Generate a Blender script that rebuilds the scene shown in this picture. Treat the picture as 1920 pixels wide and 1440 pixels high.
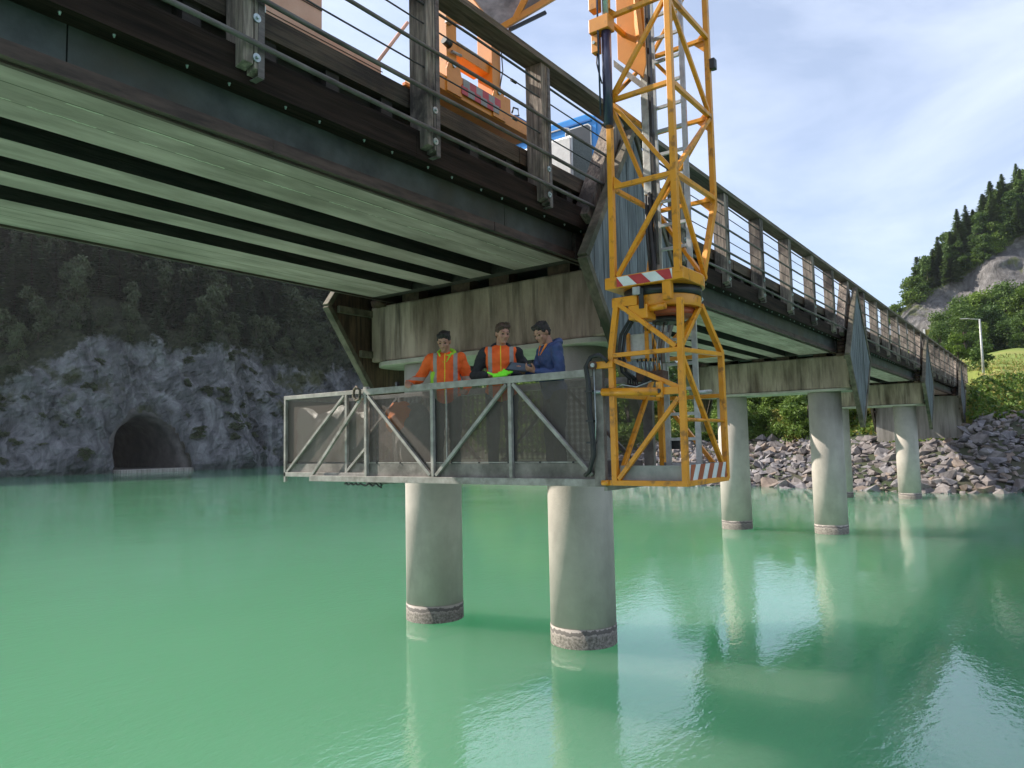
import bpy, bmesh, math, random
import numpy as np
from mathutils import Vector, Matrix, noise as mnoise
R = math.radians
for o in list(bpy.data.objects): bpy.data.objects.remove(o)
scene = bpy.context.scene
COL = scene.collection

# ------------------------------------------------------------------ camera
CAM_H = 2.987; YAW, PITCH, ROLL = 0.6345, 0.0815, -0.0210
fw = Vector((math.cos(YAW)*math.cos(PITCH), math.sin(YAW)*math.cos(PITCH), math.sin(PITCH)))
rt = fw.cross(Vector((0, 0, 1))).normalized(); up = rt.cross(fw)
cr, sr = math.cos(ROLL), math.sin(ROLL)
r2 = rt*cr + up*sr; u2 = up*cr - rt*sr
cd = bpy.data.cameras.new('camera'); cam = bpy.data.objects.new('camera', cd); COL.objects.link(cam)
M4 = Matrix((r2, u2, -fw)).transposed().to_4x4(); M4.translation = Vector((0, 0, CAM_H)); cam.matrix_world = M4
cd.sensor_width = 36; cd.lens = 36*1389.66/1920; cd.clip_start = 0.1; cd.clip_end = 5000
scene.camera = cam

# ------------------------------------------------------------------ light
SUN_AZ, SUN_EL = R(105), R(36.5)
world = bpy.data.worlds.new("World"); scene.world = world; world.use_nodes = True
nt = world.node_tree; nt.nodes.clear()
def N(nt, t, **k):
    n = nt.nodes.new(t)
    for a, b in k.items():
        if hasattr(n, a): setattr(n, a, b)
        else: n.inputs[a].default_value = b
    return n
wo = N(nt, 'ShaderNodeOutputWorld'); bg = N(nt, 'ShaderNodeBackground'); bg.inputs[1].default_value = 0.112
sky = N(nt, 'ShaderNodeTexSky'); sky.sky_type = 'NISHITA'; sky.sun_disc = False
sky.sun_elevation = SUN_EL; sky.sun_rotation = R(90) - SUN_AZ; sky.air_density = 1.0; sky.dust_density = 1.2; sky.ozone_density = 2.0; sky.altitude = 800
tc = N(nt, 'ShaderNodeTexCoord'); mp = N(nt, 'ShaderNodeMapping'); mp.inputs['Scale'].default_value = (1.0, 1.4, 3.6); mp.inputs['Rotation'].default_value = (0.1, 0.25, 0.5)
n1 = N(nt, 'ShaderNodeTexNoise', Scale=1.7, Detail=9.0, Roughness=0.58); n1.inputs['Distortion'].default_value = 0.7
cr1 = N(nt, 'ShaderNodeValToRGB'); cr1.color_ramp.elements[0].position = 0.36; cr1.color_ramp.elements[1].position = 0.72
cr1.color_ramp.elements[0].color = (0, 0, 0, 1); cr1.color_ramp.elements[1].color = (1, 1, 1, 1)
mxf = N(nt, 'ShaderNodeMath', operation='MULTIPLY'); mxf.inputs[1].default_value = 0.42
mxa = N(nt, 'ShaderNodeMath', operation='ADD'); mxa.inputs[1].default_value = 0.30
mx = N(nt, 'ShaderNodeMix', data_type='RGBA')
L = nt.links.new
L(tc.outputs['Generated'], mp.inputs[0]); L(mp.outputs[0], n1.inputs['Vector']); L(n1.outputs[0], cr1.inputs[0])
L(cr1.outputs[0], mxf.inputs[0]); L(mxf.outputs[0], mxa.inputs[0]); L(mxa.outputs[0], mx.inputs[0]); L(sky.outputs[0], mx.inputs[6])
mx.inputs[7].default_value = (6.2, 6.8, 8.2, 1)
L(mx.outputs[2], bg.inputs[0]); L(bg.outputs[0], wo.inputs[0])
sd = bpy.data.lights.new('sun', 'SUN'); sd.energy = 5.0; sd.angle = R(0.5); sd.color = (1.0, 0.93, 0.82)
so = bpy.data.objects.new('sun', sd); COL.objects.link(so)
sdir = Vector((math.cos(SUN_AZ)*math.cos(SUN_EL), math.sin(SUN_AZ)*math.cos(SUN_EL), math.sin(SUN_EL)))
so.rotation_euler = (-sdir).to_track_quat('-Z', 'Y').to_euler(); so.location = sdir*100
scene.view_settings.view_transform = 'Standard'; scene.view_settings.look = 'None'
scene.view_settings.exposure = 0.76; scene.view_settings.gamma = 1
scene.render.engine = 'CYCLES'

# ------------------------------------------------------------------ materials
MATS = {}
def mat(name, c1, c2=None, c3=None, sc=3.0, st=(1, 1, 1), detail=6, rough=0.7, metal=0.0, bump=0.0, bsc=None, bst=None,
        sc3=0.6, st3=(1, 1, 1), t3=(0.5, 0.7), coord='P', spec=0.5, c2pos=(0.35, 0.65), rvar=0.0, coat=0.0):
    m = bpy.data.materials.new(name); m.use_nodes = True; nt = m.node_tree; L = nt.links.new
    p = nt.nodes['Principled BSDF']; p.inputs['Roughness'].default_value = rough; p.inputs['Metallic'].default_value = metal
    p.inputs['Specular IOR Level'].default_value = spec; p.inputs['Coat Weight'].default_value = coat
    def c4(c): return (*c, 1)
    if coord == 'P': src = N(nt, 'ShaderNodeNewGeometry').outputs['Position']
    else: src = N(nt, 'ShaderNodeTexCoord').outputs['Object']
    def nz(s, stt, d=detail):
        mp = N(nt, 'ShaderNodeMapping'); mp.inputs['Scale'].default_value = stt; L(src, mp.inputs[0])
        n = N(nt, 'ShaderNodeTexNoise', Scale=s, Detail=float(d), Roughness=0.6); L(mp.outputs[0], n.inputs['Vector']); return n.outputs[0]
    out = None
    if c2:
        f = nz(sc, st); r = N(nt, 'ShaderNodeValToRGB'); e = r.color_ramp.elements
        e[0].position, e[1].position = c2pos; e[0].color, e[1].color = c4(c1), c4(c2); L(f, r.inputs[0]); out = r.outputs[0]
        if rvar:
            mr = N(nt, 'ShaderNodeMapRange'); mr.inputs[3].default_value = rough-rvar; mr.inputs[4].default_value = rough+rvar
            L(f, mr.inputs[0]); L(mr.outputs[0], p.inputs['Roughness'])
        if c3:
            f3 = nz(sc3, st3); r3 = N(nt, 'ShaderNodeValToRGB'); e = r3.color_ramp.elements
            e[0].position, e[1].position = t3; e[0].color = (0, 0, 0, 1); e[1].color = (1, 1, 1, 1); L(f3, r3.inputs[0])
            mm = N(nt, 'ShaderNodeMix', data_type='RGBA'); L(r3.outputs[0], mm.inputs[0]); L(out, mm.inputs[6]); mm.inputs[7].default_value = c4(c3); out = mm.outputs[2]
        L(out, p.inputs['Base Color'])
    else: p.inputs['Base Color'].default_value = c4(c1)
    if bump:
        f = nz(bsc or sc*2, bst or st, 8); b = N(nt, 'ShaderNodeBump', Strength=min(1, bump*1.0), Distance=0.02*max(1, bump)); L(f, b.inputs['Height']); L(b.outputs[0], p.inputs['Normal'])
    MATS[name] = m; return m
# timber and bridge
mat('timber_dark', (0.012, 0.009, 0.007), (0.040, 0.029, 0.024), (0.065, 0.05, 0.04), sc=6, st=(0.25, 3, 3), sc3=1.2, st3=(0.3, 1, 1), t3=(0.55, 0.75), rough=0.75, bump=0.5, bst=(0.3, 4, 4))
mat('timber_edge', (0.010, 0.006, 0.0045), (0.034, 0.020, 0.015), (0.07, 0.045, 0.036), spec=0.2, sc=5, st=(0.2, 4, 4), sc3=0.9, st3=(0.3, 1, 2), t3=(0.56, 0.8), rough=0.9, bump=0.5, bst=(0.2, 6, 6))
mat('timber_kerb', (0.035, 0.022, 0.014), (0.12, 0.083, 0.055), (0.022, 0.015, 0.012), sc=4, st=(0.3, 5, 5), sc3=1.0, st3=(0.5, 1, 1), t3=(0.5, 0.65), rough=0.8, bump=0.6, bst=(0.2, 6, 6))
mat('timber_post', (0.11, 0.085, 0.07), (0.36, 0.29, 0.235), (0.06, 0.046, 0.04), sc=9, st=(3, 3, 0.25), sc3=1.6, st3=(1, 1, 0.8), t3=(0.48, 0.62), rough=0.8, bump=0.8, bst=(4, 4, 0.3))
mat('timber_rail', (0.070, 0.052, 0.040), (0.21, 0.16, 0.12), (0.05, 0.055, 0.03), sc=6, st=(0.3, 4, 4), sc3=2, st3=(0.5, 1, 1), t3=(0.55, 0.75), rough=0.8, bump=0.7, bst=(0.3, 5, 5))
mat('lath_brown', (0.030, 0.018, 0.014), (0.085, 0.052, 0.041), None, sc=5, st=(0.5, 3, 3), rough=0.75, bump=0.3)
mat('steel_web', (0.032, 0.036, 0.034), (0.075, 0.082, 0.078), (0.055, 0.050, 0.036), sc=2.5, sc3=0.8, t3=(0.45, 0.65), rough=0.65, spec=0.3, bump=0.15, bsc=30)
mat('screen_grey', (0.075, 0.082, 0.09), (0.19, 0.205, 0.22), (0.045, 0.05, 0.05), sc=10, st=(1.6, 1.6, 0.12), sc3=1.5, st3=(2, 2, 0.4), t3=(0.5, 0.7), rough=0.75, bump=0.5, bst=(3, 3, 0.2))
mat('screen_board', (0.065, 0.052, 0.036), (0.17, 0.14, 0.10), (0.035, 0.04, 0.02), sc=5, sc3=1.5, t3=(0.5, 0.66), rough=0.85, bump=0.6, bsc=14)
mat('pipe', (0.065, 0.052, 0.048), (0.16, 0.135, 0.125), None, sc=8, st=(0.4, 2, 2), rough=0.6, metal=0.1, bump=0.2, bsc=40)
mat('wire', (0.045, 0.05, 0.055), (0.10, 0.10, 0.10), None, sc=8, rough=0.5, metal=0.6)
mat('rust', (0.055, 0.028, 0.020), (0.13, 0.07, 0.05), None, sc=8, rough=0.8, bump=0.4)
mat('galv', (0.30, 0.30, 0.29), (0.48, 0.48, 0.46), (0.22, 0.20, 0.18), sc=14, sc3=3, t3=(0.5, 0.7), rough=0.5, metal=0.35, bump=0.15, bsc=50)
mat('zinc', (0.32, 0.36, 0.36), (0.5, 0.55, 0.55), None, sc=20, rough=0.4, metal=0.7)
mat('asphalt', (0.04, 0.04, 0.04), (0.07, 0.07, 0.065), None, sc=30, rough=0.9)
# soffit: boards running along the bridge with thin joints
def soffit_mat():
    m = mat('soffit', (0.27, 0.205, 0.19), (0.44, 0.335, 0.315), (0.15, 0.115, 0.095), sc=2.2, st=(0.5, 2.6, 1), sc3=0.9, st3=(0.6, 1.6, 1), t3=(0.46, 0.78), rough=0.85, bump=0.3, bst=(1, 5, 3))
    nt = m.node_tree; L = nt.links.new; p = nt.nodes['Principled BSDF']
    src = p.inputs['Base Color'].links[0].from_socket
    g = N(nt, 'ShaderNodeNewGeometry'); s = N(nt, 'ShaderNodeSeparateXYZ'); L(g.outputs['Position'], s.inputs[0])
    nz = N(nt, 'ShaderNodeTexNoise', Scale=1.3, Detail=5.0); L(g.outputs['Position'], nz.inputs['Vector'])
    tot = None
    def line(y, w, amp):
        # darkness near Y = y, the width broken up by noise
        a = N(nt, 'ShaderNodeMath', operation='SUBTRACT'); L(s.outputs['Y'], a.inputs[0]); a.inputs[1].default_value = y
        if amp:
            q = N(nt, 'ShaderNodeMath', operation='MULTIPLY_ADD'); L(nz.outputs[0], q.inputs[0]); q.inputs[1].default_value = amp; q.inputs[2].default_value = -amp*0.5
            b = N(nt, 'ShaderNodeMath', operation='ADD'); L(a.outputs[0], b.inputs[0]); L(q.outputs[0], b.inputs[1]); a = b
        c = N(nt, 'ShaderNodeMath', operation='ABSOLUTE'); L(a.outputs[0], c.inputs[0])
        d = N(nt, 'ShaderNodeMath', operation='LESS_THAN'); L(c.outputs[0], d.inputs[0]); d.inputs[1].default_value = w
        return d.outputs[0]
    def mixc(fac, col, k, base):
        f = N(nt, 'ShaderNodeMath', operation='MULTIPLY'); L(fac, f.inputs[0]); f.inputs[1].default_value = k
        mm = N(nt, 'ShaderNodeMix', data_type='RGBA'); L(f.outputs[0], mm.inputs[0]); L(base, mm.inputs[6]); mm.inputs[7].default_value = col; return mm.outputs[2]
    for y in (5.80, 8.83, 9.13): src = mixc(line(y, 0.006, 0.01), (0.06, 0.06, 0.035, 1), 0.9, src)
    src = mixc(line(6.10, 0.005, 0.03), (0.09, 0.085, 0.055, 1), 0.8, src)
    nq = N(nt, 'ShaderNodeTexNoise', Scale=7.0, Detail=4.0, Roughness=0.7); L(g.outputs['Position'], nq.inputs['Vector']); gt = N(nt, 'ShaderNodeMath', operation='GREATER_THAN'); gt.inputs[1].default_value = 0.50
    nz2 = N(nt, 'ShaderNodeTexNoise', Scale=2.2, Detail=3.0); L(g.outputs['Position'], nz2.inputs['Vector']); L(nz2.outputs[0], gt.inputs[0]); nz = nq
    for yy_, aa_ in ((6.09, 0.07), (5.82, 0.04)):
        ln = N(nt, 'ShaderNodeMath', operation='MULTIPLY'); L(line(yy_, 0.009, aa_), ln.inputs[0]); L(gt.outputs[0], ln.inputs[1]); src = mixc(ln.outputs[0], (0.62, 0.58, 0.48, 1), 0.55, src)
    L(src, p.inputs['Base Color'])
soffit_mat()
def ring_concrete(name, base, dirt):
    # pier concrete: clean above, dark rough band at the water line
    m = mat(name, base, tuple(c*1.18 for c in base), tuple(c*0.72 for c in base), sc=2.5, sc3=1.2, st3=(1, 1, 0.35), t3=(0.52, 0.8), rough=0.85, bump=0.25, bsc=35)
    nt = m.node_tree; L = nt.links.new; p = nt.nodes['Principled BSDF']; src = p.inputs['Base Color'].links[0].from_socket
    g = N(nt, 'ShaderNodeNewGeometry'); s = N(nt, 'ShaderNodeSeparateXYZ'); L(g.outputs['Position'], s.inputs[0])
    nz = N(nt, 'ShaderNodeTexNoise', Scale=5.0, Detail=8.0, Roughness=0.7); mpp = N(nt, 'ShaderNodeMapping'); mpp.inputs['Scale'].default_value = (1, 1, 0.4); L(g.outputs['Position'], mpp.inputs[0]); L(mpp.outputs[0], nz.inputs['Vector'])
    a = N(nt, 'ShaderNodeMath', operation='MULTIPLY_ADD'); L(nz.outputs[0], a.inputs[0]); a.inputs[1].default_value = -0.22; L(s.outputs['Z'], a.inputs[2])
    r = N(nt, 'ShaderNodeMapRange'); r.inputs[1].default_value = 0.125; r.inputs[2].default_value = 0.04; L(a.outputs[0], r.inputs[0])
    n2 = N(nt, 'ShaderNodeTexNoise', Scale=26.0, Detail=6.0, Roughness=0.7); L(g.outputs['Position'], n2.inputs['Vector'])
    rr = N(nt, 'ShaderNodeValToRGB'); e = rr.color_ramp.elements; e[0].position = 0.40; e[1].position = 0.62; e[0].color = (0.09, 0.082, 0.066, 1); e[1].color = (*dirt, 1); L(n2.outputs[0], rr.inputs[0])
    mm = N(nt, 'ShaderNodeMix', data_type='RGBA'); L(r.outputs[0], mm.inputs[0]); L(src, mm.inputs[6]); L(rr.outputs[0], mm.inputs[7])
    # thin wet line just above the band
    b = N(nt, 'ShaderNodeMath', operation='SUBTRACT'); L(a.outputs[0], b.inputs[0]); b.inputs[1].default_value = 0.115
    c = N(nt, 'ShaderNodeMath', operation='ABSOLUTE'); L(b.outputs[0], c.inputs[0]); d = N(nt, 'ShaderNodeMath', operation='LESS_THAN'); L(c.outputs[0], d.inputs[0]); d.inputs[1].default_value = 0.03
    k = N(nt, 'ShaderNodeMath', operation='MULTIPLY'); L(d.outputs[0], k.inputs[0]); k.inputs[1].default_value = 0.8
    m2 = N(nt, 'ShaderNodeMix', data_type='RGBA'); L(k.outputs[0], m2.inputs[0]); L(mm.outputs[2], m2.inputs[6]); m2.inputs[7].default_value = (0.055, 0.05, 0.045, 1)
    L(m2.outputs[2], p.inputs['Base Color'])
ring_concrete('column_concrete', (0.40, 0.352, 0.315), (0.26, 0.235, 0.20))
def cap_mat():
    m = mat('cap_concrete', (0.105, 0.066, 0.047), (0.45, 0.33, 0.265), (0.055, 0.036, 0.026), sc=1.3, st=(1.6, 1.6, 0.35), sc3=2.2, st3=(2.2, 2.2, 0.22), t3=(0.50, 0.72), c2pos=(0.30, 0.64), rough=0.88, bump=0.5, bsc=16, bst=(1, 1, 0.8))
cap_mat()
mat('cap_soffit', (0.34, 0.30, 0.25), (0.46, 0.41, 0.35), None, sc=3, rough=0.85, bump=0.2)
mat('abut_concrete', (0.20, 0.18, 0.155), (0.40, 0.37, 0.33), (0.10, 0.085, 0.07), sc=2, st=(1.5, 1.5, 0.15), sc3=1.6, st3=(1.5, 1.5, 0.1), t3=(0.52, 0.7), rough=0.88, bump=0.3, bsc=15)
mat('screen_inner', (0.045, 0.026, 0.016), (0.15, 0.09, 0.055), (0.03, 0.02, 0.014), sc=8, st=(2, 2, 0.2), sc3=1.5, t3=(0.5, 0.7), rough=0.85, bump=0.5)
# plant
mat('yellow', (0.66, 0.245, 0.008), (0.76, 0.30, 0.012), (0.34, 0.13, 0.015), sc=4, sc3=9, t3=(0.55, 0.68), rough=0.42, bump=0.06, bsc=30, coat=0.15)
mat('orange', (0.60, 0.215, 0.022), (0.70, 0.26, 0.03), (0.34, 0.13, 0.02), sc=4, sc3=6, t3=(0.62, 0.75), rough=0.42, coat=0.15)
mat('alu', (0.25, 0.23, 0.21), (0.39, 0.36, 0.33), (0.17, 0.15, 0.13), sc=9, sc3=4, t3=(0.5, 0.7), rough=0.6, metal=0.1, bump=0.15, bsc=40)
mat('alu_dull', (0.17, 0.148, 0.132), (0.28, 0.248, 0.225), (0.09, 0.08, 0.07), sc=7, sc3=2.5, t3=(0.5, 0.7), rough=0.65, metal=0.2, bump=0.2, bsc=30)
mat('ladder_alu', (0.40, 0.41, 0.42), (0.55, 0.56, 0.57), None, sc=12, rough=0.4, metal=0.5)
mat('black', (0.012, 0.012, 0.014), (0.03, 0.03, 0.032), None, sc=8, rough=0.45)
mat('navy', (0.018, 0.018, 0.045), (0.035, 0.035, 0.075), None, sc=6, rough=0.3, coat=0.3)
mat('rubber', (0.014, 0.014, 0.015), (0.025, 0.025, 0.026), None, sc=8, rough=0.55)
mat('red', (0.42, 0.035, 0.04), (0.50, 0.05, 0.05), None, sc=12, rough=0.4)
mat('white', (0.62, 0.62, 0.60), (0.74, 0.74, 0.72), None, sc=9, rough=0.45)
mat('redbrown', (0.33, 0.07, 0.03), (0.42, 0.10, 0.04), None, sc=9, rough=0.5)
mat('blue', (0.015, 0.22, 0.62), (0.02, 0.27, 0.70), None, sc=5, rough=0.3, coat=0.5)
mat('blue_dark', (0.01, 0.10, 0.33), (0.012, 0.13, 0.38), None, sc=5, rough=0.35)
mat('glass_dark', (0.10, 0.12, 0.15), (0.14, 0.16, 0.19), None, sc=2, rough=0.12)
mat('pane_slate', (0.045, 0.055, 0.068), (0.06, 0.07, 0.085), None, sc=2, rough=0.5, spec=0.15)
mat('plate_grey', (0.10, 0.105, 0.105), (0.16, 0.165, 0.165), None, sc=40, rough=0.6, spec=0.2, bump=0.4, bsc=60)
mat('salmon', (0.62, 0.33, 0.22), (0.72, 0.42, 0.30), None, sc=3, rough=0.6, bump=0.1)
mat('checker_plate', (0.50, 0.50, 0.50), (0.66, 0.66, 0.65), None, sc=6, rough=0.4, metal=0.4, bump=0.5, bsc=60)
mat('grey_panel', (0.20, 0.20, 0.19), (0.32, 0.30, 0.28), None, sc=6, rough=0.6)
mat('panel_pale', (0.46, 0.46, 0.44), (0.58, 0.58, 0.55), None, sc=30, rough=0.6)
# people
mat('skin', (0.36, 0.175, 0.115), (0.46, 0.235, 0.16), None, sc=14, rough=0.55, coord='O')
mat('hair_dark', (0.012, 0.009, 0.008), (0.030, 0.022, 0.018), None, sc=60, rough=0.6, coord='O', bump=0.6, bsc=90)
mat('hair_brown', (0.045, 0.024, 0.014), (0.09, 0.048, 0.028), None, sc=60, rough=0.6, coord='O', bump=0.6, bsc=90)
mat('cloth_black', (0.014, 0.014, 0.016), (0.028, 0.028, 0.03), None, sc=10, rough=0.85, coord='O', bump=0.6, bsc=9)
mat('cloth_navy', (0.02, 0.025, 0.04), (0.04, 0.045, 0.06), None, sc=10, rough=0.85, coord='O', bump=0.6, bsc=9)
mat('lime', (0.33, 0.62, 0.03), (0.42, 0.75, 0.05), None, sc=8, rough=0.7, coord='O')
mat('lime_bright', (0.20, 0.80, 0.02), (0.30, 0.9, 0.04), None, sc=12, rough=0.65, coord='O')
mat('jacket_blue', (0.020, 0.042, 0.125), (0.035, 0.065, 0.18), None, sc=6, rough=0.6, coord='O', bump=0.9, bsc=7)
mat('hood_orange', (0.85, 0.20, 0.03), (0.95, 0.28, 0.05), None, sc=6, rough=0.7, coord='O')
def hivis(name, sleeve_band):
    m = mat(name, (0.80, 0.10, 0.012), (0.95, 0.16, 0.02), None, sc=5, rough=0.75, coord='O', bump=0.8, bsc=7)
    nt = m.node_tree; L = nt.links.new; p = nt.nodes['Principled BSDF']; src = p.inputs['Base Color'].links[0].from_socket
    t = N(nt, 'ShaderNodeTexCoord'); s = N(nt, 'ShaderNodeSeparateXYZ'); L(t.outputs['Object'], s.inputs[0])
    def band(sock, c, w):
        a = N(nt, 'ShaderNodeMath', operation='SUBTRACT'); L(sock, a.inputs[0]); a.inputs[1].default_value = c
        b = N(nt, 'ShaderNodeMath', operation='ABSOLUTE'); L(a.outputs[0], b.inputs[0]); d = N(nt, 'ShaderNodeMath', operation='LESS_THAN'); L(b.outputs[0], d.inputs[0]); d.inputs[1].default_value = w; return d.outputs[0]
    def mixc(fac, col, base):
        mm = N(nt, 'ShaderNodeMix', data_type='RGBA'); L(fac, mm.inputs[0]); L(base, mm.inputs[6]); mm.inputs[7].default_value = col; return mm.outputs[2]
    ab = N(nt, 'ShaderNodeMath', operation='ABSOLUTE'); L(s.outputs['Y'], ab.inputs[0])
    src = mixc(band(ab.outputs[0], 0.125, 0.024), (0.34, 0.30, 0.27, 1), src)
    src = mixc(band(s.outputs['Y'], 0.0, 0.0055), (0.80, 0.62, 0.03, 1), src)
    if sleeve_band:
        g1 = N(nt, 'ShaderNodeMath', operation='GREATER_THAN'); L(ab.outputs[0], g1.inputs[0]); g1.inputs[1].default_value = 0.19
        b2 = N(nt, 'ShaderNodeMath', operation='MULTIPLY'); L(g1.outputs[0], b2.inputs[0]); L(band(s.outputs['Z'], 1.20, 0.022), b2.inputs[1])
        src = mixc(b2.outputs[0], (0.45, 0.34, 0.28, 1), src)
    L(src, p.inputs['Base Color'])
hivis('hivis_jacket', True); hivis('hivis_vest', False)
# platform mesh: open woven wire, real holes through transparency
def mesh_mat():
    m = bpy.data.materials.new('wire_mesh'); m.use_nodes = True; nt = m.node_tree; L = nt.links.new
    p = nt.nodes['Principled BSDF']; p.inputs['Base Color'].default_value = (0.14, 0.112, 0.095, 1); p.inputs['Roughness'].default_value = 0.55; p.inputs['Metallic'].default_value = 0.3
    g = N(nt, 'ShaderNodeNewGeometry'); s = N(nt, 'ShaderNodeSeparateXYZ'); L(g.outputs['Position'], s.inputs[0])
    def wv(sock, pitch, duty):
        a = N(nt, 'ShaderNodeMath', operation='MULTIPLY'); L(sock, a.inputs[0]); a.inputs[1].default_value = 1/pitch
        b = N(nt, 'ShaderNodeMath', operation='FRACT'); L(a.outputs[0], b.inputs[0])
        c = N(nt, 'ShaderNodeMath', operation='LESS_THAN'); L(b.outputs[0], c.inputs[0]); c.inputs[1].default_value = duty; return c.outputs[0]
    mxx = N(nt, 'ShaderNodeMath', operation='MAXIMUM'); L(wv(s.outputs['Y'], 0.011, 0.30), mxx.inputs[0]); L(wv(s.outputs['Z'], 0.011, 0.30), mxx.inputs[1])
    L(mxx.outputs[0], p.inputs['Alpha']); MATS['wire_mesh'] = m
mesh_mat()
def sheet_mat():
    m = bpy.data.materials.new('plastic_sheet'); m.use_nodes = True; nt = m.node_tree
    p = nt.nodes['Principled BSDF']; p.inputs['Base Color'].default_value = (0.6, 0.58, 0.54, 1); p.inputs['Roughness'].default_value = 0.5
    p.inputs['Alpha'].default_value = 0.75; MATS['plastic_sheet'] = m
sheet_mat()
# land
def rockmat(name, a, b, c, sc=0.35, tilt=(0, 0, 0), moss=None, bumpd=0.5, msc=0.12, mt=(0.52, 0.6), veg=None):
    m = bpy.data.materials.new(name); m.use_nodes = True; nt = m.node_tree; L = nt.links.new
    p = nt.nodes['Principled BSDF']; p.inputs['Roughness'].default_value = 0.92; p.inputs['Specular IOR Level'].default_value = 0.25
    g = N(nt, 'ShaderNodeNewGeometry'); mp = N(nt, 'ShaderNodeMapping'); mp.inputs['Rotation'].default_value = tilt; mp.inputs['Scale'].default_value = (1, 1, 0.45); L(g.outputs['Position'], mp.inputs[0])
    n1 = N(nt, 'ShaderNodeTexNoise', Scale=sc, Detail=12.0, Roughness=0.72); n1.inputs['Distortion'].default_value = 0.8; L(mp.outputs[0], n1.inputs['Vector'])
    r = N(nt, 'ShaderNodeValToRGB'); e = r.color_ramp.elements; e[0].position = 0.33; e[1].position = 0.68; e[0].color = (*a, 1); e[1].color = (*c, 1); x = e.new(0.5); x.color = (*b, 1); L(n1.outputs[0], r.inputs[0])
    v = N(nt, 'ShaderNodeTexVoronoi', Scale=sc*1.6); v.feature = 'DISTANCE_TO_EDGE'; wv = N(nt, 'ShaderNodeTexNoise', Scale=sc*2, Detail=6.0); L(g.outputs['Position'], wv.inputs['Vector'])
    vm = N(nt, 'ShaderNodeMix', data_type='RGBA', blend_type='LINEAR_LIGHT'); vm.inputs[0].default_value = 0.6; L(mp.outputs[0], vm.inputs[6]); L(wv.outputs[1], vm.inputs[7]); L(vm.outputs[2], v.inputs['Vector'])
    cr_ = N(nt, 'ShaderNodeMapRange'); cr_.inputs[2].default_value = 0.015; cr_.inputs[3].default_value = 0.88; L(v.outputs[0], cr_.inputs[0])
    mc = N(nt, 'ShaderNodeMix', data_type='RGBA', blend_type='MULTIPLY'); mc.inputs[0].default_value = 1; L(r.outputs[0], mc.inputs[6]); L(cr_.outputs[0], mc.inputs[7]); out = mc.outputs[2]
    if moss:
        n3 = N(nt, 'ShaderNodeTexNoise', Scale=msc, Detail=8.0, Roughness=0.65); L(g.outputs['Position'], n3.inputs['Vector'])
        r3 = N(nt, 'ShaderNodeMapRange'); r3.inputs[1].default_value, r3.inputs[2].default_value = mt; L(n3.outputs[0], r3.inputs[0])
        mm = N(nt, 'ShaderNodeMix', data_type='RGBA'); L(r3.outputs[0], mm.inputs[0]); L(out, mm.inputs[6]); mm.inputs[7].default_value = (*moss, 1); out = mm.outputs[2]
    if veg:
        at = N(nt, 'ShaderNodeAttribute'); at.attribute_name = 'veg'; n4 = N(nt, 'ShaderNodeTexNoise', Scale=0.35, Detail=8.0, Roughness=0.7); L(g.outputs['Position'], n4.inputs['Vector'])
        a4 = N(nt, 'ShaderNodeMath', operation='ADD'); L(at.outputs['Fac'], a4.inputs[0]); L(n4.outputs[0], a4.inputs[1]); r4 = N(nt, 'ShaderNodeMapRange'); r4.inputs[1].default_value = 0.95; r4.inputs[2].default_value = 1.05; L(a4.outputs[0], r4.inputs[0])
        n5 = N(nt, 'ShaderNodeTexNoise', Scale=1.5, Detail=8.0); L(g.outputs['Position'], n5.inputs['Vector']); r5 = N(nt, 'ShaderNodeValToRGB'); e5 = r5.color_ramp.elements; e5[0].position = 0.35; e5[1].position = 0.65; e5[0].color = (*veg[0], 1); e5[1].color = (*veg[1], 1); L(n5.outputs[0], r5.inputs[0])
        m4 = N(nt, 'ShaderNodeMix', data_type='RGBA'); L(r4.outputs[0], m4.inputs[0]); L(out, m4.inputs[6]); L(r5.outputs[0], m4.inputs[7]); out = m4.outputs[2]
    L(out, p.inputs['Base Color'])
    bb = N(nt, 'ShaderNodeBump', Strength=0.9, Distance=bumpd); ad = N(nt, 'ShaderNodeMath', operation='ADD'); L(n1.outputs[0], ad.inputs[0]); L(cr_.outputs[0], ad.inputs[1]); L(ad.outputs[0], bb.inputs['Height']); L(bb.outputs[0], p.inputs['Normal'])
    MATS[name] = m; return m
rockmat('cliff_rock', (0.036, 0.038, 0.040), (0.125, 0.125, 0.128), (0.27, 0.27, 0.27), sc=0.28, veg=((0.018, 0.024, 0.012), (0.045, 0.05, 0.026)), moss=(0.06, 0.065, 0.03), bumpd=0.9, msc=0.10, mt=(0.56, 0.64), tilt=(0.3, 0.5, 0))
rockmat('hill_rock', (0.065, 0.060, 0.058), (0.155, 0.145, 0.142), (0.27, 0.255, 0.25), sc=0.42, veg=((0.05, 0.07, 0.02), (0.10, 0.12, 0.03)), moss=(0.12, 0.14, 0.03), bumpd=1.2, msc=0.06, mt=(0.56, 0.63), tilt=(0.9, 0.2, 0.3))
rockmat('rubble', (0.115, 0.098, 0.094), (0.205, 0.180, 0.172), (0.312, 0.283, 0.271), sc=1.1, bumpd=0.08)
rockmat('rubble_warm', (0.131, 0.098, 0.078), (0.230, 0.180, 0.148), (0.344, 0.287, 0.246), sc=1.1, bumpd=0.08)
rockmat('rubble_grey', (0.11, 0.10, 0.105), (0.20, 0.185, 0.19), (0.31, 0.29, 0.29), sc=1.1, bumpd=0.08)
mat('soil', (0.035, 0.035, 0.020), (0.075, 0.07, 0.04), (0.03, 0.045, 0.015), sc=0.8, sc3=0.2, t3=(0.4, 0.6), rough=0.95, bump=1, bsc=3)
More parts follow.
